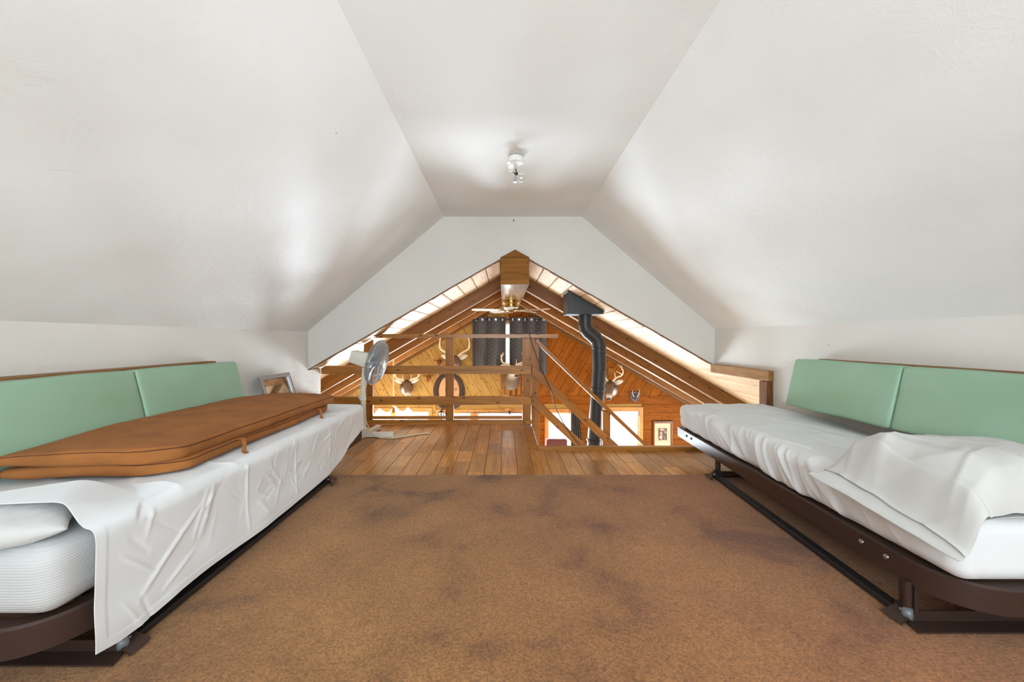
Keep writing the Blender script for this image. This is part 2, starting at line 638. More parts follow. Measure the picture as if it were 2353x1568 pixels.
def vinyl_mat():
    nt = NT('sea_green_vinyl')
    tc = nt.n('ShaderNodeTexCoord')
    nz = nt.n('ShaderNodeTexNoise', i_Scale=340.0, i_Detail=2.0)
    bg = nt.n('ShaderNodeTexNoise', i_Scale=2.5, i_Detail=3.0)
    nt.l(tc, 'Object', nz, 'Vector')
    nt.l(tc, 'Object', bg, 'Vector')
    rp = ramp(nt, [(0.3, lin((140, 172, 144))), (0.7, lin((152, 186, 160)))])
    nt.l(bg, 'Fac', rp, 'Fac')
    nt.l(rp, 'Color', nt.b, 'Base Color')
    bp = nt.n('ShaderNodeBump', i_Strength=0.06, i_Distance=0.001)
    nt.l(nz, 'Fac', bp, 'Height')
    nt.l(bp, 'Normal', nt.b, 'Normal')
    nt.b.inputs['Roughness'].default_value = 0.42
    return nt.m


def lattice_mat():
    """charcoal curtain cloth with a pale diamond lattice"""
    nt = NT('charcoal_lattice_curtain')
    tc = nt.n('ShaderNodeTexCoord')
    vals = []
    for ang in (55, -55):
        mp = nt.n('ShaderNodeVectorRotate', rotation_type='Y_AXIS')
        mp.inputs['Angle'].default_value = math.radians(ang)
        nt.l(tc, 'Object', mp, 'Vector')
        sp = nt.n('ShaderNodeSeparateXYZ')
        nt.l(mp, 0, sp, 0)
        ml = nt.n('ShaderNodeMath', operation='MULTIPLY')
        ml.inputs[1].default_value = 13.0
        nt.l(sp, 'X', ml, 0)
        fr = nt.n('ShaderNodeMath', operation='FRACT')
        nt.l(ml, 0, fr, 0)
        lt = nt.n('ShaderNodeMath', operation='LESS_THAN')
        lt.inputs[1].default_value = 0.085
        nt.l(fr, 0, lt, 0)
        vals.append(lt)
    mxx = nt.n('ShaderNodeMath', operation='MAXIMUM')
    nt.l(vals[0], 0, mxx, 0)
    nt.l(vals[1], 0, mxx, 1)
    mx = nt.n('ShaderNodeMix', data_type='RGBA')
    nt.l(mxx, 0, mx, 0)
    mx.inputs[6].default_value = lin((54, 55, 62))
    mx.inputs[7].default_value = lin((94, 90, 94))
    nt.l(mx, 2, nt.b, 'Base Color')
    nt.b.inputs['Roughness'].default_value = 0.45
    nt.b.inputs['Sheen Weight'].default_value = 0.6
    return nt.m


def print_mat(name, stops, scale, seed):
    nt = NT(name)
    tc = nt.n('ShaderNodeTexCoord')
    mp = nt.n('ShaderNodeMapping', i_Location=(seed, seed, seed))
    nz = nt.n('ShaderNodeTexNoise', i_Scale=scale, i_Detail=4.0)
    nt.l(tc, 'Object', mp, 'Vector')
    nt.l(mp, 'Vector', nz, 'Vector')
    rp = ramp(nt, stops)
    nt.l(nz, 'Fac', rp, 'Fac')
    nt.l(rp, 'Color', nt.b, 'Base Color')
    nt.b.inputs['Roughness'].default_value = 0.5
    return nt.m


M['carpet'] = carpet_mat()
M['vinyl'] = vinyl_mat()
M['curtain'] = lattice_mat()
M['print'] = print_mat('brown_reflection_print', [(0.35, lin((70, 74, 78))), (0.5, lin((140, 112, 92))), (0.68, lin((196, 180, 160)))], 9.0, 1.0)  # brown tones stand in for the floor reflected in the picture glass
M['photo'] = print_mat('brown_photograph', [(0.40, lin((48, 36, 30))), (0.52, lin((120, 78, 52))), (0.66, lin((224, 186, 150)))], 16.0, 4.0)
OAKS = wood('oak_floor_block', OAK, OAKD, 'Y', rough=.30, knots=False, vary=.27, coat=.3, scale=1.4)

# ------------------------------------------------------------------ attic room shell
XLW, XRW = -1.924, 2.07       # knee walls
YG = 3.76                     # gable drywall plane
YB = -2.4                     # wall behind the camera
CX0, CX1, CZ = -0.59, 0.765, 2.096
KL, KR = 0.968, 0.995         # knee wall tops
YR = 4.02                     # loft edge (railing)
SX, SY0 = 0.285, 3.10         # stair opening: left edge, near edge

# loft floor slab, with the stair opening left free
fl = MB().box(XLW - .05, XRW + .05, YB - .05, SY0, -.22, -.018)
fl.box(XLW - .05, SX, SY0, YR + .08, -.22, -.018)
floor = structure(fl.build('floor', M['rail_x']))
# oak blocks of the hardwood strip, laid one by one
pw = 0.112
n_strip = int((XRW - XLW) / pw)
for i in range(n_strip + 1):
    x0 = XLW + i * pw
    x1 = min(x0 + pw, XRW)
    if x1 - x0 < .01:
        continue
    ymax = YR - .005 if x1 < SX + .02 else SY0 - .03
    y = 2.46 - rnd.random() * .3
    while y < ymax - .01:
        ln = rnd.choice((.26, .32, .40, .48))
        y1 = min(y + ln, ymax)
        if ymax - y1 < .09:
            y1 = ymax
        a = max(y, 2.40)
        if y1 - a > .05:
            dz = rnd.random() * .0012
            MB().box(x0 + .0011, x1 - .0011, a + .0011, y1 - .0011, -.018, -dz).build('floorboard', OAKS, floor, bevel=.0012, bseg=1)
        y = y1

# carpet with a slightly uneven cut edge
def carpet_fn(u, v):
    x = XLW + (XRW - XLW) * u
    yend = 2.505 + .006 * n3(x * 5, 1.3) + .004 * n3(x * 30, 7.1) + .012 * u
    y = YB + (yend - YB) * v
    z = .010 + .0014 * n3(x * 7, y * 7, 2.2) - (.006 if v > .9985 else 0)
    return (x, y, z)
cb = MB().grid(carpet_fn, 120, 130)
carpet = cb.build('carpet', M['carpet'], smooth=True, solid=-.010)
carpet.modifiers['thickness'].offset = 1.0
tag(carpet, 'worn brown wall-to-wall carpet with dark stains between the two beds', 'carpet')

# knee walls, slopes, flat ceiling
def slab(pts, t, name, m):
    """pts: quad in order; t: thickness vector (away from the room)"""
    return structure(MB().prism(pts, t).build(name, m))

def ceil_fn(a0, a1, b0, b1, amp, seed):
    """a softly uneven hand-plastered sheet between edges a (y near) and b (y far)"""
    a0, a1, b0, b1 = map(Vector, (a0, a1, b0, b1))
    nrm = (a1 - a0).cross(b0 - a0).normalized()
    def fn(u, v):
        p = (a0.lerp(a1, u)).lerp(b0.lerp(b1, u), v)
        e = smoothstep(0, .25, u) * smoothstep(0, .25, 1 - u) * smoothstep(0, .15, 1 - v)
        return p + nrm * amp * e * (n3(p.x * 1.6, p.y * 1.6, p.z * 1.6 + seed) + .4 * n3(p.x * 4, p.y * 4, p.z * 4 + seed))
    return fn

sl = MB().grid(ceil_fn((XLW, YB, KL), (CX0, YB, CZ), (XLW, YG, KL), (CX0, YG, CZ), .012, 3), 40, 90).build('ceiling_left', M['plaster'], smooth=True, solid=.05)
sr = MB().grid(ceil_fn((CX1, YB, CZ), (XRW, YB, KR), (CX1, YG, CZ), (XRW, YG, KR), .012, 9), 40, 90).build('ceiling_right', M['plaster'], smooth=True, solid=.05)
fc = MB().grid(ceil_fn((CX0, YB, CZ), (CX1, YB, CZ), (CX0, YG, CZ), (CX1, YG, CZ), .007, 5), 30, 90).build('ceiling', M['plaster'], smooth=True, solid=.05)
for o in (sl, sr, fc):
    structure(o)
structure(MB().box(XLW - .06, XLW, YB, YG + .02, 0, KL + .02).box(XLW - .06, XLW, YG + .02, YR + .0, -.22, roof_z(XLW) - .01).build('wall_left', M['drywall']))
wr = MB().box(XRW, XRW + .06, YB, 2.98, 0, KR + .02).box(XRW, XRW + .06, 2.98, YG + .02, .60, KR + .02)
structure(wr.build('wall_right', M['drywall']))
# unseen wall behind the camera; window opening made up for the fill lamp
wx0, wx1, wz0, wz1 = -1.0, 1.2, .55, 1.95
wb = MB().box(XLW - .06, wx0, YB - .06, YB, 0, 2.2).box(wx1, XRW + .06, YB - .06, YB, 0, 2.2)
wb.box(wx0, wx1, YB - .06, YB, 0, wz0).box(wx0, wx1, YB - .06, YB, wz1, 2.2)
structure(wb.build('wall_back', M['drywall']))
# gable drywall that hangs over the loft edge
gp = [(XLW, roof_z(XLW)), (XLW, KL), (CX0, CZ), (CX1, CZ), (XRW, KR), (XRW, roof_z(XRW)), (.108, roof_z(.108))]
def gable_edge(a, b, n=26):
    out = []
    for i in range(n + 1):
        x = a + (b - a) * i / n
        j = 0 if i in (0, n) else .004 * n3(x * 9, 4.4)
        out.append((x, roof_z(x) + j))
    return out
gl = [(XLW, KL), (CX0, CZ), (.108, CZ)] + gable_edge(.108, XLW)
gr = [(.108, CZ), (CX1, CZ), (XRW, KR)] + gable_edge(XRW, .108)
g = MB()
for poly in (gl, gr):
    g.prism([(x, YG, z) for x, z in poly], (0, .018, 0))
structure(g.build('wall_front', M['drywall'], weld=True))
# thin ragged drywall trim on the raw edge of the gable
for sgn, nm in ((-1, 'trim_1'), (1, 'trim_2')):
    ex = XLW if sgn < 0 else XRW
    pts = gable_edge(.108, ex, 40)
    tb = MB()
    for (xa, za), (xb, zb) in zip(pts[:-1], pts[1:]):
        j = .002 + .004 * rnd.random()
        tb.prism([(xa, YG + .004, za - .001), (xb, YG + .004, zb - .001), (xb, YG + .004, zb - .008 - j), (xa, YG + .004, za - .008 - j)], (0, .03, 0))
    structure(tb.build(nm, M['rough_z'], weld=True))

# ------------------------------------------------------------------ great room shell
def roof_side(sgn, name, rmat):
    base = MB()
    ex = XL if sgn < 0 else XR
    y0 = YG + .02
    base.prism([(.108, y0, roof_z(.108) + .045), (ex, y0, roof_z(ex) + .045), (ex, y0, roof_z(ex) + .12), (.108, y0, roof_z(.108) + .12)], (0, YW + .3 - y0, 0))
    if sgn > 0:
        base.prism([(XRW + .06, 2.9, roof_z(XRW) + .02), (ex, 2.9, roof_z(ex) + .045), (ex, 2.9, roof_z(ex) + .12), (XRW + .06, 2.9, roof_z(XRW) + .12)], (0, y0 - 2.9, 0))
    root = structure(base.build(name, M['rough_z']))
    step = .1455
    n = int(abs(ex - .108) / step) + 1
    for i in range(n):
        xa = .108 + sgn * (i * step + .0035)
        xb = .108 + sgn * ((i + 1) * step - .0035)
        d = .0022 * rnd.random()
        c = .006   # eased edges
        ys = y0 if (sgn < 0 or xa < XRW + .06) else 2.97
        def q(x, dz):
            return (x, ys, roof_z(x) + dz + d)
        xm = sgn * c
        poly = [q(xa, .005), q(xa + xm, 0), q(xb - xm, 0), q(xb, .005), q(xb, .04), q(xa, .04)]
        MB().prism(poly, (0, YW + .02 - ys, 0)).build('roof_plank', M['roof'], root)
    # rafters
    for yr, dep in ((4.785, .165), (6.02, .130), (7.26, .104)):
        a, b = .108 + sgn * .02, ex
        poly = [(a, yr, roof_z(a) + .002), (b, yr, roof_z(b) + .002), (b, yr, roof_z(b) - dep), (a, yr, roof_z(a) - dep)]
        MB().prism(poly, (0, .085, 0)).build('rafter', rmat, root, bevel=.003)
    # lit trim board where roof meets far wall
    a = .108 + sgn * .02
    poly = [(a, YW - .03, roof_z(a) - .01), (ex, YW - .03, roof_z(ex) - .01), (ex, YW - .03, roof_z(ex) - .075), (a, YW - .03, roof_z(a) - .075)]
    MB().prism(poly, (0, .03, 0)).build('trim_board', rmat, root)
    return root
roof_side(-1, 'roof_left', M['rafter_l'])
roof_side(1, 'roof_right', M['rafter_r'])

# ridge beam boxed in wood
rb = MB().box(-.032, .245, 3.735, 7.9, 1.424, 1.684)
ridge = structure(rb.build('ridge_beam', M['beam_y'], bevel=.003))
MB().box(-.032, .245, 3.715, 3.733, 1.424, 1.684).build('end_board', M['beam'], ridge, bevel=.002)
MB().prism([(-.034, 3.72, 1.687), (.25, 3.72, 1.687), (.108, 3.72, 1.764)], (0, .03, 0)).build('end_cap', M['beam'], ridge)
nl = MB()
for x, z in ((.06, 1.722), (.108, 1.735), (.165, 1.70), (.10, 1.692), (.13, 1.728)):
    nl.lathe([(.004, 0), (.004, .003)], (x, 3.717, z), (0, 1, 0), 8)
no = nl.build('nail_head', M['blackp'], ridge)
no['kind'] = 'stuff'

# side walls, near wall and floor of the great room
def wall_hole(mb, axis, c0, c1, a0, a1, z0, z1, ha0, ha1, hz0, hz1):
    def bx(p0, p1, q0, q1):
        if axis == 'X':
            mb.box(c0, c1, p0, p1, q0, q1)
        else:
            mb.box(p0, p1, c0, c1, q0, q1)
    bx(a0, ha0, z0, z1)
    bx(ha1, a1, z0, z1)
    bx(ha0, ha1, z0, hz0)
    bx(ha0, ha1, hz1, z1)
    return mb
structure(wall_hole(MB(), 'X', XL - .1, XL, 2.9, YW + .3, FLOOR2, roof_z(XL) + .1, 4.9, 7.5, -1.8, -.97).build('wall_left_great_room', M['cream_wall']))
structure(wall_hole(MB(), 'X', XR, XR + .1, 2.9, YW + .3, FLOOR2, roof_z(XR) + .1, 4.9, 7.5, -1.8, -.99).build('wall_right_great_room', M['cream_wall']))
structure(MB().box(XL - .1, XR + .1, 2.86, 2.92, FLOOR2, -.22).box(XRW + .02, XR + .1, 2.86, 2.92, -.22, roof_z(XRW) + .1).box(XL - .1, XLW - .06, 2.86, 2.92, -.22, roof_z(XLW) + .1).build('wall_near_great_room', M['cream_wall']))
structure(MB().box(XL - .1, XR + .1, 2.86, YW + .3, FLOOR2 - .1, FLOOR2).build('floor_great_room', M['ground']))
structure(MB().prism([(XL, YG + .03, roof_z(XL)), (XLW - .01, YG + .03, roof_z(XLW)), (XLW - .01, YG + .03, -.22), (XL, YG + .03, -.22)], (0, .03, 0)).build('wall_left_return', M['pine_x']))

# far gable wall: windows, diagonal boards above, level boards below
TRIMZ = -0.387
bk = MB()
xs = sorted({XL - .1, XR + .1, *[w[0] for w in WIN], *[w[1] for w in WIN]})
for a, b in zip(xs[:-1], xs[1:]):
    cuts = sorted([(w[2], w[3]) for w in WIN if w[0] <= a + 1e-6 and w[1] >= b - 1e-6])
    z = FLOOR2
    top = 1.9
    for c0, c1 in cuts:
        bk.box(a, b, YW + .022, YW + .14, z, c0)
        z = c1
    bk.box(a, b, YW + .022, YW + .14, z, top)
wall_far = structure(bk.build('wall_far', M['pine_x']))
BW = .197
def rect_of(w, e):
    return (w[0] - e, w[1] + e, w[2] - e, w[3] + e)
UP = rect_of(WIN[5], .0)
def board(poly, name, mat, jit=True):
    if len(poly) < 3:
        return
    ar = 0.5 * abs(sum(p[0] * q[1] - q[0] * p[1] for p, q in zip(poly, poly[1:] + poly[:1])))
    if ar < .0025:
        return
    d = .002 * rnd.random() if jit else 0
    cx = sum(p[0] for p in poly) / len(poly)
    cz = sum(p[1] for p in poly) / len(poly)
    front = []
    for p in poly:                       # eased front edge
        v = Vector((cx - p[0], 0, cz - p[1]))
        v = v.normalized() * min(.006, v.length * .2)
        front.append((p[0] + v.x, YW - .002 - d, p[1] + v.z))
    back = [(p[0], YW + .004, p[1]) for p in poly]
    n = len(poly)
    rear = [(p[0], YW + .022, p[1]) for p in poly]
    vs = front + back + rear
    fs = [tuple(range(n)), tuple(range(2 * n, 3 * n))[::-1]]
    for k in (0, n):
        fs += [(k + i, k + (i + 1) % n, k + n + (i + 1) % n, k + n + i) for i in range(n)]
    MB().add(vs, fs).build(name, mat, wall_far)
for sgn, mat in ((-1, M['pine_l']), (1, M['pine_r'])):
    d = Vector((sgn * math.cos(math.atan(.575)), -math.sin(math.atan(.575))))   # down the slope
    tri = [(.108, 1.764), (.108 + sgn * (1.764 - TRIMZ) / .575, TRIMZ), (.108, TRIMZ)]
    ap = Vector((.108, 1.764))
    k = -2
    lo = -10 * BW
    for k in range(-10, 26):
        s0, s1 = k * BW + .0022, (k + 1) * BW - .0022
        c0, c1 = d.dot(ap) + s0, d.dot(ap) + s1
        poly = clip(clip(tri, d.x, d.y, c1), -d.x, -d.y, -c0)
        if len(poly) < 3:
            continue
        # leave the upper window free: split into what lies left, right, above, below of it
        ov = clip(clip(clip(clip(poly, -1, 0, -UP[0]), 1, 0, UP[1]), 0, -1, -UP[2]), 0, 1, UP[3])
        if len(ov) < 3:
            board(poly, 'plank', mat)
        else:
            left = clip(poly, 1, 0, UP[0])
            right = clip(poly, -1, 0, -UP[1])
            mid = clip(clip(poly, -1, 0, -UP[0]), 1, 0, UP[1])
            for q in (left, right, clip(mid, 0, 1, UP[2]), clip(mid, 0, -1, -UP[3])):
                board(q, 'plank', mat)
rows = [TRIMZ - .004]
z = TRIMZ
i = 0
while z > FLOOR2 + .02:
    z1 = z
    z0 = max(z - (.165 if i == 0 else .19), FLOOR2)
    segs = [(XL, XR)]
    for w in WIN[:5]:
        e = rect_of(w, .085)
        if z1 > e[2] + .01 and z0 < e[3] - .01:
            segs = [t for a, b in segs for t in ((a, min(b, e[0])), (max(a, e[1]), b)) if t[1] - t[0] > .02]
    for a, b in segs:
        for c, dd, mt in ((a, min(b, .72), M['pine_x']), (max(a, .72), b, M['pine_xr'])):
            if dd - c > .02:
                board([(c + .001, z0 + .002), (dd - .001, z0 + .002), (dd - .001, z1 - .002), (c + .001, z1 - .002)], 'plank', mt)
    z = z0
    i += 1
structure(MB().box(XL, XR, YW - .012, YW + .0, TRIMZ - .012, TRIMZ + .014).build('trim_3', M['pine_xr'], bevel=.003))

for i, (x0, x1, z0, z1) in enumerate(WIN):
    fr = MB()
    e = .085 if i < 5 else .05
    for a, b, c, dd in ((x0 - e, x1 + e, z1, z1 + e), (x0 - e, x1 + e, z0 - e, z0), (x0 - e, x0, z0, z1), (x1, x1 + e, z0, z1)):
        fr.box(a, b, YW - .018, YW + .0, c, dd)
    wn = structure(fr.build('window_%d' % (i + 1), M['casing'], bevel=.003))
    sa = MB()
    s = .035
    for a, b, c, dd in ((x0, x1, z1 - s, z1), (x0, x1, z0, z0 + s), (x0, x0 + s, z0 + s, z1 - s), (x1 - s, x1, z0 + s, z1 - s)):
        sa.box(a, b, YW + .03, YW + .09, c, dd)
    if i == 4:
        sa.box(x0 + s, x1 - s, YW + .04, YW + .08, -1.235, -1.215)
    sash = sa.build('sash', M['white_metal'], wn, bevel=.002)
    MB().box(x0 + s, x1 - s, YW + .058, YW + .062, z0 + s, z1 - s).build('glass', M['pane'], sash)

# opening in the right knee wall: header and end post
structure(MB().box(2.025, 2.068, 2.935, YG - .005, .570, .650).build('trim_4', M['rough_y'], bevel=.002))
structure(MB().box(2.022, 2.085, 2.945, 3.035, .0, .566).build('trim_5', M['rough_z'], bevel=.003))
# curb board on the near edge of the stair opening and the broken plaster edge at its left
structure(MB().box(SX - .012, XRW, SY0 - .029, SY0 + .022, -.019, .027).build('trim_6', M['rail_x'], bevel=.002))
eb = MB()
for k in range(14):
    y = SY0 + .03 + k * .062
    eb.box(SX + .0005, SX + .004 + .006 * rnd.random(), y, y + .060, -.20, -.004 - .012 * rnd.random())
structure(eb.build('trim_7', M['drywall']))

# ------------------------------------------------------------------ loft railing
ry = YR
rail = thing('railing', (-.8, ry + .06, 0), 'brown board railing along the loft edge, with a flat top board', 'railing')
def clipped_board(x0, x1, z0, z1, y0, y1, name, mat, par):
    poly = [(x0, z0), (x1, z0), (x1, z1), (x0, z1)]
    poly = clip(poly, -.575, 1.0, 1.764 - .575 * .108 - .012)    # left roof slope: z - .575 x <= c
    return MB().prism([(x, y0, z) for x, z in poly], (0, y1 - y0, 0)).build(name, mat, par, bevel=.0025)
clipped_board(-1.55, .571, .905, .946, ry - .01, ry + .135, 'top_board', M['rail_x'], rail)
clipped_board(-1.92, .288, .525, .612, ry, ry + .038, 'rail', M['rail_x'], rail)
clipped_board(-1.92, .292, .201, .288, ry, ry + .038, 'rail', M['rail_x'], rail)
for x0, x1, zt in ((-1.485, -1.393, 1.0), (-.621, -.534, .905), (.196, .286, .905)):
    clipped_board(x0, x1, .0, zt, ry + .039, ry + .075, 'post', M['rail_z'], rail)
clipped_board(-1.50, .288, .0, .040, ry - .004, ry + .034, 'base_board', M['rail_x'], rail)
for a, b in ((-1.92, -1.487), (-1.391, -.623), (-.532, .194)):
    clipped_board(a, b, .041, .072, ry + .045, ry + .078, 'sill_board', M['rail_x'], rail)

st = thing('stair_railing', (.33, ry + .05, -.3), 'sloping board railing running down beside the stair opening', 'railing')
def sloped(p0, p1, ext, th, y0, dy, name):
    a = P(*p0, ry + .03)
    b = P(*p1, ry + .03)
    d = (b - a).normalized()
    b = b + d * ext
    n = Vector((-d.z, 0, d.x)).normalized()
    if n.z < 0:
        n = -n
    # plumb cut at the top end
    t = th / 2 / n.z
    poly = [Vector((a.x, y0, a.z + t)), Vector((b.x, y0, b.z + t)), Vector((b.x, y0, b.z - t)), Vector((a.x, y0, a.z - t))]
    return MB().prism(poly, (0, dy, 0)).build(name, M['rail_s'], st, bevel=.0025)
sloped((1231, 782), (1483, 1024), .5, .036, ry - .005, .092, 'handrail')
sloped((1222, 849.5), (1352, 971), .9, .078, ry, .038, 'rail')
sloped((1222, 918), (1330, 1019), 1.0, .078, ry, .038, 'rail')
MB().box(.291, .372, ry + .04, ry + .12, -1.0, .902).build('post', M['rail_z'], st, bevel=.003)
MB().box(1.050, 1.128, ry + .04, ry + .12, -1.6, .125).build('post', M['rail_z'], st, bevel=.003)

# ------------------------------------------------------------------ beds
def sweep_rail(mb, path, sec, closed=False):
    """path: 2D points, interior on the LEFT of the direction of travel is NOT assumed: normals given by sec sign"""
    n = len(path)
    vs, fs = [], []
    for i, p in enumerate(path):
        a, b = Vector(path[max(i - 1, 0)]), Vector(path[min(i + 1, n - 1)])
        t = (b - a).normalized()
        nm = Vector((t.y, -t.x))
        for o, z in sec:
            vs.append((p[0] + nm.x * o, p[1] + nm.y * o, z))
    m = len(sec)
    for i in range(n - 1):
        for k in range(m):
            k2 = (k + 1) % m
            fs.append((i * m + k, i * m + k2, (i + 1) * m + k2, (i + 1) * m + k))
    fs.append(tuple(range(m)))
    fs.append(tuple((n - 1) * m + k for k in range(m))[::-1])
    return mb.add(vs, fs)


def bed_frame(side, xf, yn, yfar, xb, leg_far, leg_near, label, zt=.205, zb=.13):
    """side +1: bed along the right wall (front faces -X)"""
    s = side
    R = .15
    root = thing('bed_frame', ((xf(2) + xb) / 2, (yn + yfar) / 2, 0), label, 'bed frame')
    path = [(xf(yfar), yfar), (xf(2.6), 2.6), (xf(2.0), 2.0), (xf(1.5), 1.5)]
    cx, cy = xf(yn + R) + s * R, yn + R
    for k in range(0, 11):
        a = math.pi / 2 * k / 10
        path.append((cx - s * R * math.cos(a), cy - R * math.sin(a)))
    path += [(xb - s * .2, yn), (xb, yn)]
    # section: offset along the outward normal
    sec = [(0, zb), (0, zt - .006), (-.006, zt), (-.045, zt), (-.045, zt - .005), (-.006, zt - .006), (-.005, zb)]
    sg = 1 if s < 0 else -1
    sec = [(o * -sg * -1 if False else o * (1 if s < 0 else 1), z) for o, z in sec]
    # outward normal of (t.y,-t.x): travelling -Y it points to -X, which is outward for s=+1
    if s < 0:
        sec = [(-o, z) for o, z in sec]
    side = sweep_rail(MB(), path, sec).build('side_rail', M['metal'], root, smooth=True, auto=35)
    MB().box(min(xf(yfar), xb), max(xf(yfar), xb), yfar - .03, yfar - .004, zb + .01, zt - .001).build('end_rail', M['metal2'], root, bevel=.002)
    MB().box(min(xb, xb - s * .004), max(xb, xb - s * .004), yn, yfar, zb, zt).build('back_rail', M['metal2'], root)
    # wire deck the mattress lies on
    for k in range(9):
        y = yn + .15 + k * (yfar - yn - .3) / 8
        x0, x1 = sorted((xf(y) + s * .045, xb - s * .006))
        MB().box(x0, x1, y - .012, y + .012, zt - .016, zt - .006).build('slat', M['metal2'], root)
    # legs: uprights, pivot caps, cross feet, floor bar
    for yl, near in ((leg_far, False), (leg_near, True)):
        x = xf(yl) + s * .012
        w = .022 if not near else .026
        leg = MB().box(x - .006, x + .006, yl - w, yl + w, .03, zt - .02).build('leg', M['metal2'] if not near else M['metal'], root, bevel=.002)
        if near:
            MB().tube([(x - s * .016, yl - .012, .02), (x - s * .016, yl - .012, zb + .01)], .011, 10).build('leg_tube', M['metal'], leg, smooth=True, auto=40)
            cap = MB().lathe([(.0, -.014), (.012, -.013), (.017, -.008), (.017, .010), (.0, .012)], (x - s * .022, yl - .020, .042), (s * .5, -.85, .1), 16)
            cap.build('pivot_cap', M['gliders'], leg, smooth=True)
        MB().lathe([(0, 0), (.026, 0), (.026, .01), (0, .01)], (x - s * .010, yl, .040), (-s, 0, 0), 18).build('pivot_plate', M['metal2'], leg, smooth=True, auto=40)
        MB().lathe([(0, 0), (.007, 0), (.005, .006), (0, .007)], (x - s * .020, yl, .040), (-s, 0, 0), 12).build('bolt', M['steel'], leg, smooth=True)
        # angle-iron cross foot running in towards the wall
        x2 = xb - s * .05
        ft = MB()
        yy = yl - .02 if near else yl + .02
        dd = -1 if near else 1
        ft.prism([(x - s * .03, yy, .016), (x - s * .0, yy, .052), (x2, yy, .052), (x2, yy, .016)], (0, dd * .005, 0))
        ft.prism([(x - s * .03, yy, .016), (x2, yy, .016), (x2, yy + dd * .05, .016), (x - s * .045, yy + dd * .05, .016)], (0, 0, .005))
        ft.build('cross_foot', M['metal'], root)
        # splayed toe plate
        t = MB()
        t.prism([(x - s * .012, yl - .03 * (1 if near else -1), .05), (x - s * .010, yl + .02, .05), (x - s * .062, yl + .028, .019), (x - s * .062, yl - .035, .019)], (s * .004, 0, -.004))
        t.build('toe_plate', M['metal'], root)
    xa, xb_ = xf(leg_far) + s * .004, xf(leg_near) + s * .004
    MB().bar((xa, leg_far - .02, .028), (xb_, leg_near + .02, .026), .036, .020).build('floor_bar', M['metal2'], root, bevel=.002)
    # bolts in the side rail
    bl = [(1.372, M['steel']), (1.277, M['steel']), (1.125, M['metal2']), (2.86, M['blackp']), (2.78, M['blackp'])]
    for y, m in bl:
        if y < yn + R:
            continue
        MB().lathe([(0, 0), (.0095, 0), (.008, .004), (.004, .006), (0, .006)], (xf(y), y, .172), (-s, 0, 0), 12).build('bolt', m, side, smooth=True, auto=40)
    return root

xfr = lambda y: 1.262 + .0566 * (y - 1.05)
xfl = lambda y: -1.088 + .006 * (y - .9)
bed_frame(1, xfr, 1.055, 3.03, 2.045, 2.42, 1.215, 'low dark brown metal bed frame along the right wall, legs and floor bar showing')
bed_frame(-1, xfl, .905, 2.90, -1.90, 2.33, 1.10, 'low dark brown metal bed frame along the left wall, mostly behind a hanging sheet')

# mattress of the right bed in a wrinkled fitted sheet
def mattress(side, xf, xb, yn, yfar, zb, zt, r, step, disp):
    L = yfar - yn
    mb = rbox(.74, L, zt - zb, r, step)
    def fn(p):
        y = p.y + (yn + yfar) / 2
        t = p.x / .74 + .5            # 0 front ... 1 back for side +1
        x = xf(y) + (xb - xf(y)) * t
        z = p.z + (zt + zb) / 2
        return disp(x, y, z, t, (z - zb) / (zt - zb))
    return shaped(mb, fn)

def crease(v):
    return (1 - min(1.0, abs(v) * 4.0)) ** 2

def ridge(v):
    return (1 - min(1.0, abs(v) * 2.6)) ** 2

def disp_r(x, y, z, t, h):
    front = smoothstep(.07, 0.0, t)
    far = smoothstep(2.2, 1.4, y)
    # diagonal gathers running down the front
    ac, al = y * .80 - z * .60, y * .60 + z * .80
    a = (crease(n3(ac * 6.5, al * 1.5, 4.0) * .8) * .017 + crease(n3(ac * 13, al * 2.6, 14.0) * .9) * .010 + n3(ac * 22, al * 4, 24.0) * .003) * (.30 + .70 * smoothstep(1.25, 1.9, y))
    b = n3(y * 3.2, z * 5, 9.0) * .012
    x -= front * (a + b + .012 * math.sin(min(1, h) * math.pi)) * smoothstep(1.06, 1.25, y)
    x -= .003 * front * math.exp(-((y - 1.62 - .12 * (z - .2)) / .005) ** 2)
    # hem slack along the rail
    if h < .25:
        z += front * .020 * n3(y * 3.1, 2.0, 1.0)
    top = smoothstep(.75, 1.0, h)
    z += top * (.0065 * ridge(n3(x * 3.0 + y * 1.1, y * 2.2 - x * 2.0, 1.5)) + .012 * n3(x * 1.8, y * 1.5, .4))
    z += top * .006 * crease(n3(x * 5 + y * 1.4, y * 1.8, 8.5))
    # sag under the far bolster
    z -= top * .02 * smoothstep(.55, 1.0, t) * smoothstep(2.6, 2.0, y)
    return (x, y, z)
mr_ = mattress(1, lambda y: xfr(y) + .012, 2.04, 1.07, 3.005, .207, .392, .045, .0075, disp_r)
mo = mr_.build('mattress', M['sheet2'], smooth=True, weld=True)
tag(mo, 'mattress in a wrinkled white fitted sheet on the right bed frame', 'mattress')

def disp_l(x, y, z, t, h):
    z += smoothstep(.8, 1, h) * .006 * n3(x * 2, y * 2, 3)
    return (x, y, z)
ml_ = mattress(-1, lambda y: xfl(y) - .012, -1.895, .925, 2.885, .212, .386, .05, .018, disp_l)
ml_o = ml_.build('mattress', M['ribbed'], smooth=True, weld=True)
tag(ml_o, 'mattress with ribbed white cover on the left bed, bare only at its near end', 'mattress')

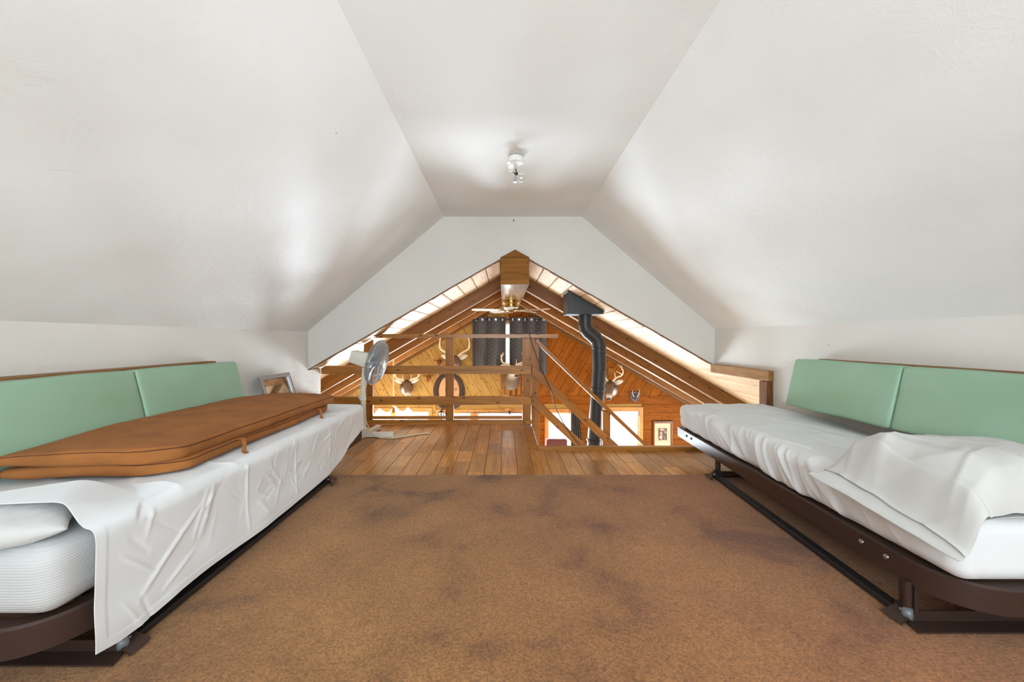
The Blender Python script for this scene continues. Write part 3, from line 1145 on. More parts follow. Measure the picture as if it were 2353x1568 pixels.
# ------------------------------------------------------------------ flat sheet hanging over the left bed
HEM = [(.985, .086), (1.05, .070), (1.105, .067), (1.25, .079), (1.41, .078), (1.577, .072), (1.89, .066), (2.31, .077), (2.48, .11), (2.63, .165), (2.87, .215)]
def interp(tab, x):
    if x <= tab[0][0]:
        return tab[0][1]
    for (a, va), (b, vb) in zip(tab[:-1], tab[1:]):
        if x <= b:
            t = (x - a) / (b - a)
            return va + (vb - va) * t
    return tab[-1][1]

XE = -1.074      # front face of the hanging sheet
ZT = .394
PC, PA, PHX, PHY = (-1.385, .945), math.radians(35), .245, .145      # the small pillow at the near end
def pillow_t(a, b):
    return max(0.0, (1 - a ** 4) * (1 - b ** 4)) ** .55
def pillow_top(x, y):
    dx, dy = x - PC[0], y - PC[1]
    a = (dx * math.cos(PA) + dy * math.sin(PA)) / PHX
    b = (-dx * math.sin(PA) + dy * math.cos(PA)) / PHY
    if abs(a) > 1.45 or abs(b) > 1.6:
        return 0
    return .394 + .070 * smoothstep(-1.095, -1.16, x) * smoothstep(1.45, .80, abs(a)) * smoothstep(1.6, .80, abs(b))

def fold_sum(folds, p, q):
    """height of a set of straight creases (p0, q0, p1, q1, amp, width) at (p, q)"""
    h = 0.0
    for a0, b0, da, db, l2, am, w, lo_p, hi_p, lo_q, hi_q in folds:
        if p < lo_p or p > hi_p or q < lo_q or q > hi_q:
            continue
        t = ((p - a0) * da + (q - b0) * db) / l2
        if t < 0 or t > 1:
            continue
        ex, ey = p - a0 - t * da, q - b0 - t * db
        r = math.sqrt(ex * ex + ey * ey) / w
        if r < 3:
            h += am * math.sin(math.pi * t) ** .6 * math.exp(-r * r)
    return h

def make_folds(items):
    out = []
    for a0, b0, a1, b1, am, w in items:
        da, db = a1 - a0, b1 - b0
        e = 3 * w
        out.append((a0, b0, da, db, da * da + db * db, am, w, min(a0, a1) - e, max(a0, a1) + e, min(b0, b1) - e, max(b0, b1) + e))
    return out

fr_ = random.Random(21)
items = [(1.60, .0, 1.585, .33, .004, .007), (1.98, .0, 1.95, .33, .0035, .006), (2.36, .0, 2.32, .32, .0035, .006), (1.10, .28, 1.36, .10, .005, .008),
         (1.18, .30, 1.32, .24, .004, .007), (1.75, .10, 1.86, .24, .0045, .007), (1.42, .05, 1.34, .22, .006, .014)]
for _ in range(70):
    a, b = fr_.uniform(1.0, 2.85), fr_.uniform(.03, .31)
    ang = fr_.choice((-.6, -.45, .5, .7, 1.2, -1.0)) + fr_.uniform(-.25, .25)
    ln = fr_.uniform(.06, .22)
    items.append((a, b, a + ln * math.cos(ang), b + ln * math.sin(ang), fr_.uniform(.0012, .0036) * fr_.choice((1, 1, -1)), fr_.uniform(.004, .010)))
FOLDS = make_folds(items)

def sheet_fn(u, v):
    # u: 0 near edge ... 1 far edge; v: 0 back ... 1 hem
    yn = .985 + .022 * smoothstep(.40, .66, v) - .022 * smoothstep(.68, 1, v)
    y = yn + (2.915 - yn) * u
    top_len = .74
    hem = interp(HEM, y)
    rb = .040
    arc = rb * math.pi / 2
    drop = ZT - rb - hem
    tot = top_len + arc + drop
    s = v * tot
    flat = ZT
    if s < top_len:
        x = XE - rb - (top_len - s)
        z = flat
        w_top, w_fr = 1.0, 0.0
    elif s < top_len + arc:
        a = (s - top_len) / rb
        x = XE - rb + rb * math.sin(a)
        z = flat - rb + rb * math.cos(a)
        w_top, w_fr = math.cos(a), math.sin(a)
    else:
        dwn = s - top_len - arc
        x = XE + .010 * smoothstep(0, .3, dwn)
        z = flat - rb - dwn
        w_top, w_fr = 0.0, 1.0
    d = max(0.0, s - top_len)
    # creases: sharp straight folds on top of slow swells
    k1 = n3(y * 2.0, z * 2.4, 2.0) * .010 + n3(y * 7 - z * 4, z * 2.5 + y, 5.0) * .003
    x += w_fr * (abs(k1) + fold_sum(FOLDS, y, d)) * smoothstep(0, .06, d)
    x += w_fr * .008 * smoothstep(.2, .32, d) * (1 + n3(y * 4, 1, 1))
    # double hem along the edges
    x += w_fr * .0015 * (1 if (tot - s) < .022 or u < .014 else 0)
    z += w_top * (.002 + .006 * max(0, n3(x * 2.6, y * 2.6, 6.0)) + .006 * crease(n3(x * 3 + y * 2, y * 3 - x * 2, 1.2)))
    # a gathered peak beside the folded pad
    z += w_top * .008 * math.exp(-((x + 1.17) / .06) ** 2 - ((y - 1.30) / .10) ** 2)
    ph = pillow_top(x, y)
    z += max(0.0, ph + .005 - z) * w_top
    return (x, y, z)
sb = MB().grid(sheet_fn, 430, 250)
sh = sb.build('sheet', M['sheet'], smooth=True, solid=.0018)
tag(sh, 'creased white flat sheet hanging almost to the floor off the left bed', 'sheet')

# ------------------------------------------------------------------ folded brown pad on the left bed
PY0, PY1 = 1.30, 2.68
def pad_map(zc, thick, seed, front_off, y0, y1, wave):
    def fn(p):
        # p.x 0 front ... -1 back (scaled by width), p.y 0..1 along, p.z -.5..+.5
        u, w, h = p.y, -p.x, p.z
        y = y0 + (y1 - y0) * u
        xfnt = -1.185 + front_off - .02 * n3(y * 1.7, seed)
        # generously rounded ends
        rnd_n = .13 * max(0.0, 1 - u / .10) ** 2
        rnd_f = .10 * max(0.0, 1 - (1 - u) / .05) ** 2
        xfnt -= (rnd_n + rnd_f) * (1 - w)
        xback = -1.712 + .13 * smoothstep(.75, 1.0, u)
        y += (.035 * (1 - w) - .035 * w + .02 * n3(w * 3, seed)) * smoothstep(.12, 0, u)
        x = xfnt + (xback - xfnt) * w
        z = zc + h * thick * (1 - .3 * smoothstep(.95, 1, u)) * (1 - .35 * smoothstep(.25, 0, u) * w)
        z -= .012 * smoothstep(.3, 0, u) * w * (zc - .40) / .07
        z += wave * n3(y * 2.3, x * 2.0, seed) + .25 * wave * n3(y * 8, x * 8, seed + 3)
        z += .016 * w
        if h > 0:
            z += .010 * math.sin(math.pi * min(1, max(0, w))) + .0022 * ridge(n3(y * 4 + x * 9, x * 7 - y * 3, seed)) * smoothstep(1.9, 2.3, y)
        else:
            z = max(z, .4095)
        return (x, y, z)
    return fn
pad = thing('folded_pad', (-1.4, 1.95, .395), 'brown canvas pad folded in two, lying along the left bed', 'cushion')
def pad_layer(name, thick, fn):
    W_, L_ = .49, PY1 - PY0
    mb = rbox(W_, L_, thick, thick * .47, .011)
    return shaped(mb, lambda p: fn(Vector((p.x / W_ - .5, p.y / L_ + .5, p.z / thick)))).build(name, M['canvas'], pad, smooth=True, weld=True)
low = pad_map(.430, .050, 2.0, .0, PY0 + .02, PY1 - .03, .008)
upp = pad_map(.480, .056, 6.0, .006, PY0, PY1, .010)
lower_fold = pad_layer('lower_fold', .050, low)
upper_fold = pad_layer('upper_fold', .056, upp)
# stitched seam lines along the front of both folds
for fn, hh, fold in ((upp, .34, upper_fold), (low, .30, lower_fold)):
    pts = []
    for k in range(90):
        u = .015 + .965 * k / 89
        q = fn(Vector((-.006 - .0, u, hh)))
        pts.append((q[0] + .001, q[1], q[2]))
    near = []
    for k in range(24):
        q = fn(Vector((-(1 - k / 23) * .97 - .012, .006, hh)))
        near.append((q[0], q[1] - .001, q[2]))
    MB().tube(near[:-1] + pts, .0015, 5).build('seam', M['thread'], fold)
for y, ln in ((1.70, .085), (2.42, .06)):
    f = low(Vector((0, (y - PY0) / (PY1 - PY0), .2)))
    pts = [Vector((f[0] - .01, y, .452)), Vector((f[0] + .022, y + .005, .455)), Vector((f[0] + .035, y - .006, .430)), Vector((f[0] + .040, y - .018, .405)), Vector((f[0] + .040 + ln * .25, y - .03, .4005))]
    sbm = MB()
    for a, b in zip(pts[:-1], pts[1:]):
        sbm.bar(a, b + (b - a) * .12, .016, .004)
    sbm.build('tie_strap', M['canvas'], lower_fold, bevel=.001)

# ------------------------------------------------------------------ pillows
def pillow_left():
    ca, sa_ = math.cos(PA), math.sin(PA)
    def fn(u, v):
        # closed cushion: v runs over the top then under
        a, b = 2 * u - 1, (4 * v - 1 if v <= .5 else 3 - 4 * v)
        top = 1 if v <= .5 else -1
        X = a * PHX * (1 - .07 * (1 - b * b) * abs(a) ** 3)
        Y = b * PHY * (1 - .08 * (1 - a * a) * abs(b) ** 3)
        t = pillow_t(a, b)
        h = .040 * t * top
        z = .418 + h + (.0030 * n3(X * 28, Y * 28, 5) + .003 * n3(X * 9, Y * 9, 2) - .003) * t
        if top < 0:
            z = max(z, .390)
        return (PC[0] + X * ca - Y * sa_, PC[1] + X * sa_ + Y * ca, z)
    return MB().grid(fn, 60, 80).build('pillow', M['fuzzy'], smooth=True, weld=True)
tag(pillow_left(), 'small fuzzy white pillow on the bare near end of the left bed', 'pillow')

def pillow_right():
    y0, y1 = 1.055, 1.465
    def fn(u, v):
        upper = v <= .5
        b = v * 2 if upper else 2 - v * 2            # 0 near ... 1 far
        hang_n, hang_f = .105, .030
        xs = (1.222 - .035 * b) + (.010 + .066 * b * (1 - .25 * b) if upper else 0.0)
        xs += .010 * n3(b * 4, 3.0 if upper else 8.0)
        x = xs + (1.892 - xs) * u
        y = y0 + (y1 - y0) * b
        y += (b - .5) * .06 * smoothstep(.3, 0, u)       # the open end fans out a little
        fx = xfr(y)
        drop = (hang_n + (hang_f - hang_n) * b) * smoothstep(fx + .05, xs, x)
        prof = max(0.0, 1 - abs(2 * b - 1) ** 5) ** .6
        t = (.016 + .118 * smoothstep(.0, .30 - .16 * b, u)) * (1 - u ** 9 * .8)
        lo = .407 - drop
        if upper:
            z = lo + t * prof + .010
            wr = smoothstep(.60, .05, u)
            # soft folds running in from the open end
            z += wr * (.010 * max(-.4, n3(y * 8 - x * 2.5, x * 2.2, 3.0)) + .009 * crease(n3(y * 9 - x * 4.5, x * 2.0, 6.0)) + .004 * n3(y * 22 - x * 9, x * 4, 9.0)) * smoothstep(0, .12, u)
            z += .004 * crease(n3(x * 7 + y * 3, y * 4 - x * 3, 16.0))
            z += .004 * n3(x * 5, y * 5, 1.0) + .004 * crease(n3(x * 2, y * 6, 2.0))
            z -= .003 * math.exp(-((x - xs - .085) / .005) ** 2)      # stitched hem band
            z += .0015 * smoothstep(.085, .08, x - xs)
        else:
            z = lo + .001
            x -= .004
        return (x, y, z)
    mb = MB().grid(fn, 170, 150)
    return mb.build('pillow', M['pillowcase'], smooth=True, solid=.002)
tag(pillow_right(), 'plump white pillow in an open-ended case drooping over the front of the right bed', 'pillow')

# ------------------------------------------------------------------ green bolsters and their boards
def bolster(side, xbot, xtop, z0, z1, ya, yb, label):
    L, H, T = yb - ya, z1 - z0, .118
    mb = rbox(T, L, H,   .015, .012)
    xm = (xbot + xtop) / 2
    def fn(p):
        w = p.z / H + .5
        face = smoothstep(.0, T * .5, -p.x)          # 1 on the room side
        puff = .010 * (1 - (2 * w - 1) ** 4) * (1 - (2 * p.y / L) ** 6)
        x = p.x + T / 2 - puff * face                # 0 at the face
        depth = x * (1.0 if w > .0 else 1)
        # wedge: thinner at the top
        depth *= 1 - .42 * w
        X = xbot + (xtop - xbot) * w + side * depth if side > 0 else xbot + (xtop - xbot) * w - depth
        y = p.y + (ya + yb) / 2
        z = p.z + (z0 + z1) / 2 + .004 * n3(y * 4, w * 2, xbot)
        return (X, y, z)
    o = shaped(mb, fn).build('bolster', M['vinyl'], smooth=True, weld=True)
    return tag(o, label, 'cushion', 'green vinyl back bolsters')
bolster(1, 1.885, 1.955, .455, .763, 1.882, 2.575, 'sea green vinyl bolster on the right wall, nearer the wooden stair opening frame')
bolster(1, 1.885, 1.955, .455, .763, 1.180, 1.876, 'sea green vinyl bolster on the right wall, above the plump pillow')
bolster(-1, -1.715, -1.79, .445, .745, 1.862, 2.565, 'sea green vinyl bolster on the left wall, beside the leaning silver picture')
bolster(-1, -1.715, -1.79, .445, .745, 1.155, 1.856, 'sea green vinyl bolster on the left wall, behind the near half of the brown pad')
for side, x0, x1, ya, yb, zt, lb in ((1, 2.030, 2.068, 1.2, 2.46, .768, 'thin brown wooden board behind the green bolsters on the right wall'),
                                     (-1, -1.866, -1.922, 1.18, 2.47, .754, 'thin brown wooden board behind the green bolsters on the left wall')):
    bt = thing('backing_board', ((x0 + x1) / 2, (ya + yb) / 2, .45), lb, 'board')
    a, b = sorted((x0, x1))
    MB().box(a, b, ya, yb, .45, zt - .018).build('panel', M['shelfwood'], bt, bevel=.002)
    a, b = sorted((x0 - side * .006, x1))
    MB().box(a, b, ya - .005, yb + .005, zt - .018, zt).build('top_cap', M['shelfwood'], bt, bevel=.002)

# ------------------------------------------------------------------ silver picture leaning on the left wall
pf = thing('picture_frame', (-1.80, 3.07, 0), 'silver framed picture leaning on the left wall beyond the bed', 'picture')
fx0, fz0, fx1, fz1 = -1.70, .012, -1.885, .600
def fp(y, t, out):
    a, b = Vector((fx0, y, fz0)), Vector((fx1, y, fz1))
    nn = Vector((fz1 - fz0, 0, fx0 - fx1)).normalized()
    return a.lerp(b, t) + nn * out
ya, yb = 2.915, 3.315
def fbox(y0, y1, t0, t1, o0, o1, name, mat):
    vs = [fp(y, t, o) for y in (y0, y1) for t in (t0, t1) for o in (o0, o1)]
    fs = [(0, 1, 3, 2), (4, 6, 7, 5), (0, 4, 5, 1), (2, 3, 7, 6), (0, 2, 6, 4), (1, 5, 7, 3)]
    return MB().add(vs, fs).build(name, mat, pf, bevel=.0015)
fbox(ya, yb, 0, .045, 0, .03, 'moulding', M['silver'])
fbox(ya, yb, .955, 1, 0, .03, 'moulding', M['silver'])
fbox(ya, ya + .024, .046, .954, 0, .03, 'moulding', M['silver'])
fbox(yb - .024, yb, .046, .954, 0, .03, 'moulding', M['silver'])
fbox(ya + .024, yb - .024, .046, .954, .004, .010, 'print', M['print'])
fbox(ya + .024, yb - .024, .046, .954, .014, .016, 'glass', M['pictureglass'])

# ------------------------------------------------------------------ pedestal fan
fy = 3.49
fan = thing('pedestal_fan', (-1.275, fy, 0), 'cream pedestal fan with grey wire grille standing by the left bed', 'fan')
bx = -1.275
MB().box(bx - .03, bx + .03, fy - .03, fy + .03, 0.002, .085).build('base_hub', M['cream'], fan, bevel=.006)
MB().box(bx + .03, bx + .272, fy - .022, fy + .022, .004, .046).build('foot', M['cream'], fan, bevel=.003)
MB().box(bx - .272, bx - .03, fy - .022, fy + .022, .004, .046).build('foot', M['cream'], fan, bevel=.003)
MB().bar((bx - .005, fy - .03, .024), (bx - .035, fy - .30, .024), .042, .040).build('foot', M['cream'], fan, bevel=.003)
MB().bar((bx + .005, fy + .03, .024), (bx + .035, fy + .30, .024), .042, .040).build('foot', M['cream'], fan, bevel=.003)
MB().tube([(bx, fy, .08), (bx - .012, fy, .40)], .021, 18).build('lower_pole', M['cream'], fan, smooth=True, auto=40)
MB().lathe([(.021, 0), (.029, .004), (.029, .062), (.021, .066)], (bx - .012, fy, .335), (0, 0, 1), 18).build('collar', M['cream'], fan, smooth=True, auto=35)
MB().tube([(bx - .012, fy, .39), (bx - .004, fy, .49)], .0245, 18).build('middle_pole', M['cream'], fan, smooth=True, auto=40)
MB().lathe([(.0245, 0), (.028, .003), (.028, .028), (.0245, .03)], (bx - .005, fy, .47), (0, 0, 1), 18).build('collar', M['cream'], fan, smooth=True, auto=35)
MB().tube([(bx - .004, fy, .49), (bx + .008, fy, .655)], .023, 18).build('neck', M['cream'], fan, smooth=True, auto=40)
MB().tube([(bx - .045, fy - .01, .365), (bx - .01, fy - .01, .365)], .009, 10).build('knob', M['white_metal'], fan, smooth=True, auto=40)
gc = P(866.5, 833, fy - .05)
ax = Vector((.99, -.0, -.24)).normalized()          # the way the fan blows
mc = P(838, 822, fy + .02)
up = Vector((0, 0, 1))
sx_ = ax.cross(up).normalized()
ux_ = sx_.cross(ax).normalized()
def mbox(c, ls, w0, w1, h0, h1):
    """tapered motor box along ax"""
    vs = []
    for L_, w, h in ((ls[0], w0, h0), (ls[1], w1, h1)):
        for i, j in ((-1, -1), (1, -1), (1, 1), (-1, 1)):
            vs.append(c + ax * L_ + sx_ * i * w / 2 + ux_ * j * h / 2)
    return vs, [(0, 1, 2, 3), (4, 7, 6, 5), (0, 4, 5, 1), (1, 5, 6, 2), (2, 6, 7, 3), (3, 7, 4, 0)]
vs, fs = mbox(gc, (-.235, -.05), .105, .125, .105, .135)
motor = MB().add(vs, fs).build('motor_housing', M['cream'], fan, bevel=.012, smooth=True, auto=40)
MB().tube([gc - ax * .19 + ux_ * .05, gc - ax * .19 + ux_ * .068], .008, 10).build('oscillation_knob', M['cream'], motor, smooth=True, auto=40)
MB().tube([(bx + .006, fy, .645), gc - ax * .14 - ux_ * .05], .02, 12).build('tilt_joint', M['cream'], fan, smooth=True, auto=40)
GR = .203
def gpt(a, r, d):
    return gc + (sx_ * math.cos(a) + ux_ * math.sin(a)) * r + ax * d
gb = MB()
for sg in (1, -1):
    for k in range(90):
        a = 2 * math.pi * k / 90
        gb.tube([gpt(a, .035, sg * .062), gpt(a, .10, sg * .058), gpt(a, .165, sg * .046), gpt(a, .195, sg * .022), gpt(a, GR, 0)], .0012, 4, False)
for r, d in ((.035, .062), (.07, .060), (.10, .058), (.135, .053), (.165, .046), (.185, .032)):
    for sg in (1, -1):
        gb.tube([gpt(2 * math.pi * k / 40, r, sg * d) for k in range(41)], .0014, 4, False)
grille = MB().tube([gpt(2 * math.pi * k / 48, GR, 0) for k in range(49)], .0045, 8, False).build('grille', M['grille'], fan, smooth=True)
go = gb.build('grille_wires', M['grille'], grille, smooth=True)
go['kind'] = 'stuff'
MB().lathe([(0, 0), (.034, 0), (.030, .006), (0, .008)], gc + ax * .060, ax, 20).build('badge', M['cream'], grille, smooth=True, auto=40)
for k in range(4):
    a0 = math.pi / 2 * k + .5
    def bl_fn(u, v):
        r = .025 + .15 * u
        w = (.5 + .9 * math.sin(min(1, u * 1.1) * math.pi * .75))
        a = a0 + (v - .5) * w
        return gpt(a, r, -.012 + .05 * (v - .5) * (1.0 - .3 * u))
    MB().grid(bl_fn, 10, 10).build('blade', M['fanblade'], fan, smooth=True, solid=.002)
MB().lathe([(0, -.03), (.026, -.03), (.026, .02), (.015, .03), (0, .03)], gc, ax, 18).build('blade_hub', M['fanblade'], fan, smooth=True, auto=40)
cp = [P(838, 930, fy + .0) + Vector((.015, 0, 0)), P(842, 965, fy - .06), P(858, 990, fy - .08), P(872, 1003, fy - .09)]
cp = [Vector((bx + .02, fy - .022, .33)), Vector((bx + .03, fy - .03, .16)), Vector((bx + .07, fy - .035, .075)), Vector((bx + .12, fy - .045, .02)), Vector((bx + .20, fy - .05, .006)), Vector((bx + .30, fy - .05, .006)), Vector((bx + .40, fy + .02, .006)), Vector((bx + .50, fy + .09, .006)), Vector((bx + .565, fy + .115, .006)), Vector((bx + .54, fy + .12, .006)), Vector((bx + .44, fy + .07, .006)), Vector((bx + .32, fy + .0, .006)), Vector((bx + .28, fy - .015, .008))]
def smooth_path(pts, n=8):
    out = []
    for i in range(len(pts) - 1):
        p0, p1, p2, p3 = pts[max(i - 1, 0)], pts[i], pts[i + 1], pts[min(i + 2, len(pts) - 1)]
        for k in range(n):
            t = k / n
            out.append(.5 * ((2 * p1) + (-p0 + p2) * t + (2 * p0 - 5 * p1 + 4 * p2 - p3) * t * t + (-p0 + 3 * p1 - 3 * p2 + p3) * t ** 3))
    out.append(pts[-1])
    return out
MB().tube(smooth_path(cp), .0042, 7).build('power_cord', M['cord'], fan, smooth=True)
pl = MB().box(bx + .245, bx + .285, fy - .028, fy - .002, .002, .022)
pl.build('plug', M['cord'], fan, bevel=.004)

# ------------------------------------------------------------------ stove pipe
sy = 4.33
pipe = thing('stove_pipe', (1.02, sy, FLOOR2), 'black stove pipe with an offset bend, rising beside the stairs to the roof', 'stove pipe')
pr = .077
p_top, p_a = P(1344.5, 722, sy), P(1344.5, 748, sy)
p_b, p_c, p_d = P(1376, 797, sy), P(1377, 850, sy), P(1365, 1022, sy)
MB().tube([p_top, p_a], pr, 28).build('upper_section', M['black'], pipe, smooth=True, auto=40)
el = []
for k in range(7):
    t = k / 6
    p0, p1, p2, p3 = p_a, p_a + Vector((0, 0, -.10)), p_b + Vector((0, 0, .13)), p_b
    el.append(p0 * (1 - t) ** 3 + p1 * 3 * t * (1 - t) ** 2 + p2 * 3 * t * t * (1 - t) + p3 * t ** 3)
for a, b in zip(el[:-1], el[1:]):
    d = (b - a)
    MB().tube([a - d * .30, b + d * .30], [pr * 1.0, pr * 1.02], 28).build('elbow_gore', M['black'], pipe, smooth=True, auto=40)
MB().tube([p_b, p_c], pr, 28).build('middle_section', M['black'], pipe, smooth=True, auto=40)
dn = (p_d - p_c).normalized()
lower_section = MB().tube([p_c, p_c + dn * ((p_c.z - FLOOR2 - .62) / -dn.z)], pr * .985, 28).build('lower_section', M['black'], pipe, smooth=True, auto=40)
for q, w in ((P(1376.5, 800, sy), .012), (P(1377, 812, sy), .008), (P(1374, 893, sy), .012), (P(1373, 904, sy), .010), (P(1365, 1012, sy), .014)):
    MB().lathe([(pr, -w), (pr + .005, -w * .6), (pr + .005, w * .6), (pr, w)], q, -dn, 28).build('band', M['black'], lower_section, smooth=True, auto=40)
# square ceiling support, cut to the roof slope
bxl, bxr = P(1305, 700, 4.16).x, P(1387, 700, 4.16).x
zb_ = P(1340, 722, 4.16).z
ze = [(bxl, zb_), (bxr, zb_), (bxr, max(zb_ + .012, roof_z(bxr) - .012)), (bxl, roof_z(bxl) - .012)]
MB().prism([(x, 4.16, z) for x, z in ze], (0, .345, 0)).build('ceiling_box', M['black'], pipe, bevel=.004)
pts = [(bxl - .006, roof_z(bxl - .006) - .008), (bxr + .006, roof_z(bxr + .006) - .008), (bxr + .006, roof_z(bxr + .006) - .020), (bxl - .006, roof_z(bxl - .006) - .020)]
MB().prism([(x, 4.15, z) for x, z in pts], (0, .365, 0)).build('ceiling_flange', M['black'], pipe)
# the stove it serves, down on the great room floor
MB().box(.62, 1.32, sy - .3, sy + .3, FLOOR2 + .12, FLOOR2 + .64).build('stove_body', M['black'], pipe, bevel=.02)

# ------------------------------------------------------------------ ceiling light over the loft
ly = 2.53
lx = .078
lamp = thing('ceiling_lamp', (lx, ly, CZ), 'small white ceiling lamp with two bare bulbs on the flat ceiling', 'lamp')
MB().lathe([(.050, 0), (.052, -.014), (.0, -.015)][:2] + [(.0, -.014)], (lx, ly, CZ - .002), (0, 0, 1), 28).build('mounting_plate', M['white_metal'], lamp, smooth=True, auto=35)
MB().lathe([(0, -.016), (.055, -.016), (.056, -.040), (.050, -.043), (0, -.043)], (lx, ly, CZ), (0, 0, 1), 32).build('canopy', M['white_metal'], lamp, smooth=True, auto=35)
for dx in (-.003, .006):
    MB().tube([(lx + dx, ly - .005, CZ - .042), (lx + dx, ly - .005, CZ - .135)], .0018, 6).build('stem', M['chrome'], lamp, smooth=True)
hub = Vector((lx + .004, ly - .008, CZ - .112))
MB().lathe([(0, -.012), (.008, -.010), (.011, 0), (.008, .010), (0, .012)], hub, (1, -.4, .3), 14).build('swivel', M['blackp'], lamp, smooth=True)
MB().tube([hub, hub + Vector((-.022, -.006, .008))], .003, 6).build('thumb_screw', M['blackp'], lamp, smooth=True)
MB().tube([hub + Vector((.0, -.002, .01)), hub + Vector((-.006, -.002, .032))], .003, 6).build('clip', M['blackp'], lamp, smooth=True)
MB().lathe([(0, 0), (.012, 0), (.012, .028), (.010, .030), (0, .030)], (lx - .004, ly - .01, CZ - .168), (0, 0, 1), 16).build('lamp_holder', M['chrome'], lamp, smooth=True, auto=35)
def bulb(c, ax_, mat, name):
    pr_ = [(.0, -.046), (.011, -.044), (.013, -.030), (.019, -.018), (.026, 0), (.027, .010), (.024, .022), (.014, .031), (0, .035)]
    return MB().lathe(pr_, c, ax_, 22).build(name, mat, lamp, smooth=True)
bulb(Vector((lx - .030, ly - .022, CZ - .072)), (-.35, -.45, -.6), M['bulb_frost'], 'frosted_bulb')
bulb(Vector((lx + .032, ly - .004, CZ - .135)), (.75, -.1, -.35), M['bulb_clear'], 'clear_bulb')

# hook left in the gable wall above the ridge
hk = MB().tube([(.095, YG - .001, 2.062), (.095, YG - .014, 2.062), (.095, YG - .020, 2.052), (.095, YG - .016, 2.044)], .0035, 7).build('wall_hook', M['blackp'], smooth=True)
tag(hk, 'tiny dark hook in the white gable wall above the ridge beam', 'hook')

# ------------------------------------------------------------------ ceiling fan under the ridge beam
cfy = 5.35
cfx = (1174.5 - VX) * cfy / F
cf = thing('ceiling_fan', (cfx, cfy, 1.424), 'brass ceiling fan mounted under the end of the ridge beam', 'ceiling fan')
MB().lathe([(0, 0), (.128, 0), (.128, -.028), (.122, -.034), (.122, -.046), (.114, -.052), (.112, -.080), (.0, -.082)], (cfx, cfy, 1.423), (0, 0, 1), 36).build('motor_housing', M['brass'], cf, smooth=True, auto=30)
MB().lathe([(0, -.08), (.10, -.08), (.105, -.092), (.09, -.108), (.05, -.112), (0, -.112)], (cfx, cfy, 1.423), (0, 0, 1), 32).build('lower_rim', M['chrome'], cf, smooth=True, auto=30)
MB().lathe([(0, -.11), (.032, -.11), (.032, -.15), (.026, -.165), (0, -.168)], (cfx, cfy, 1.423), (0, 0, 1), 24).build('switch_cup', M['brass'], cf, smooth=True, auto=30)
M['blade'] = wood('whitened_fan_blade', (206, 196, 184), (170, 156, 142), 'X', rough=.22, knots=False, coat=.4)
for k in range(5):
    a = math.radians(-23 + 72 * k)
    d = Vector((math.cos(a), math.sin(a), 0))
    s = Vector((-d.y, d.x, .16)).normalized()
    c = Vector((cfx, cfy, 1.290))
    out = [(.15, .045), (.20, .058), (.40, .064), (.52, .062), (.555, .035)]
    poly = [c + d * r + s * w for r, w in out] + [c + d * r - s * w for r, w in out[::-1]]
    bld = MB().prism(poly, (0, 0, .006)).build('blade', M['blade'], cf, bevel=.002)
    MB().tube([c + d * .02 + Vector((0, 0, .012)), c + d * .10 + Vector((0, 0, .004)), c + d * .18], [.014, .010, .012], 8).build('blade_arm', M['brass'], bld, smooth=True)

# ------------------------------------------------------------------ upper curtains
M['rodm'] = M['blackp']
cyw = YW - .09
def curtain(px0, px1, py0, py1, label):
    x0, x1 = P(px0, 0, cyw).x, P(px1, 0, cyw).x
    zt, zb = P(0, py0, cyw).z, P(0, py1, cyw).z
    root = thing('curtain', ((x0 + x1) / 2, cyw, zb), label, 'curtain', None)
    n = max(3, round((x1 - x0) / .137))
    def fn(u, v):
        x = x0 + (x1 - x0) * u
        z = zt + (zb - zt) * v
        y = cyw + .062 * math.sin(u * n * math.pi) + .010 * n3(x * 4, z * 2, 1.0) * v
        return (x + .008 * n3(z * 2, x * 2, 3) * v, y, z)
    cloth_o = MB().grid(fn, n * 10, 24).build('cloth', M['curtain'], root, smooth=True, solid=.003)
    for k in range(n):
        u = (k + .5) / n
        x = x0 + (x1 - x0) * u
        s = math.sin(u * n * math.pi)
        MB().lathe([(.017, -.003), (.027, -.004), (.028, .004), (.017, .003)], (x, cyw + .062 * s - .005 * (1 if s > 0 else 1), zt - .055), (0, 1, 0), 16).build('grommet', M['chrome'], cloth_o, smooth=True)
    return root
curtain(1086, 1162, 729, 859, 'charcoal lattice curtain with grommets, covering the left half of the high window')
curtain(1171, 1256, 729, 860, 'charcoal lattice curtain with grommets, covering the right half of the high window')
rodz = P(0, 735, cyw).z
rd = MB().tube([(P(1080, 0, cyw).x, cyw, rodz), (P(1262, 0, cyw).x, cyw, rodz)], .010, 10).build('curtain_rod', M['blackp'], smooth=True)
tag(rd, 'thin dark curtain rod at the high far window under the roof peak', 'curtain rod')

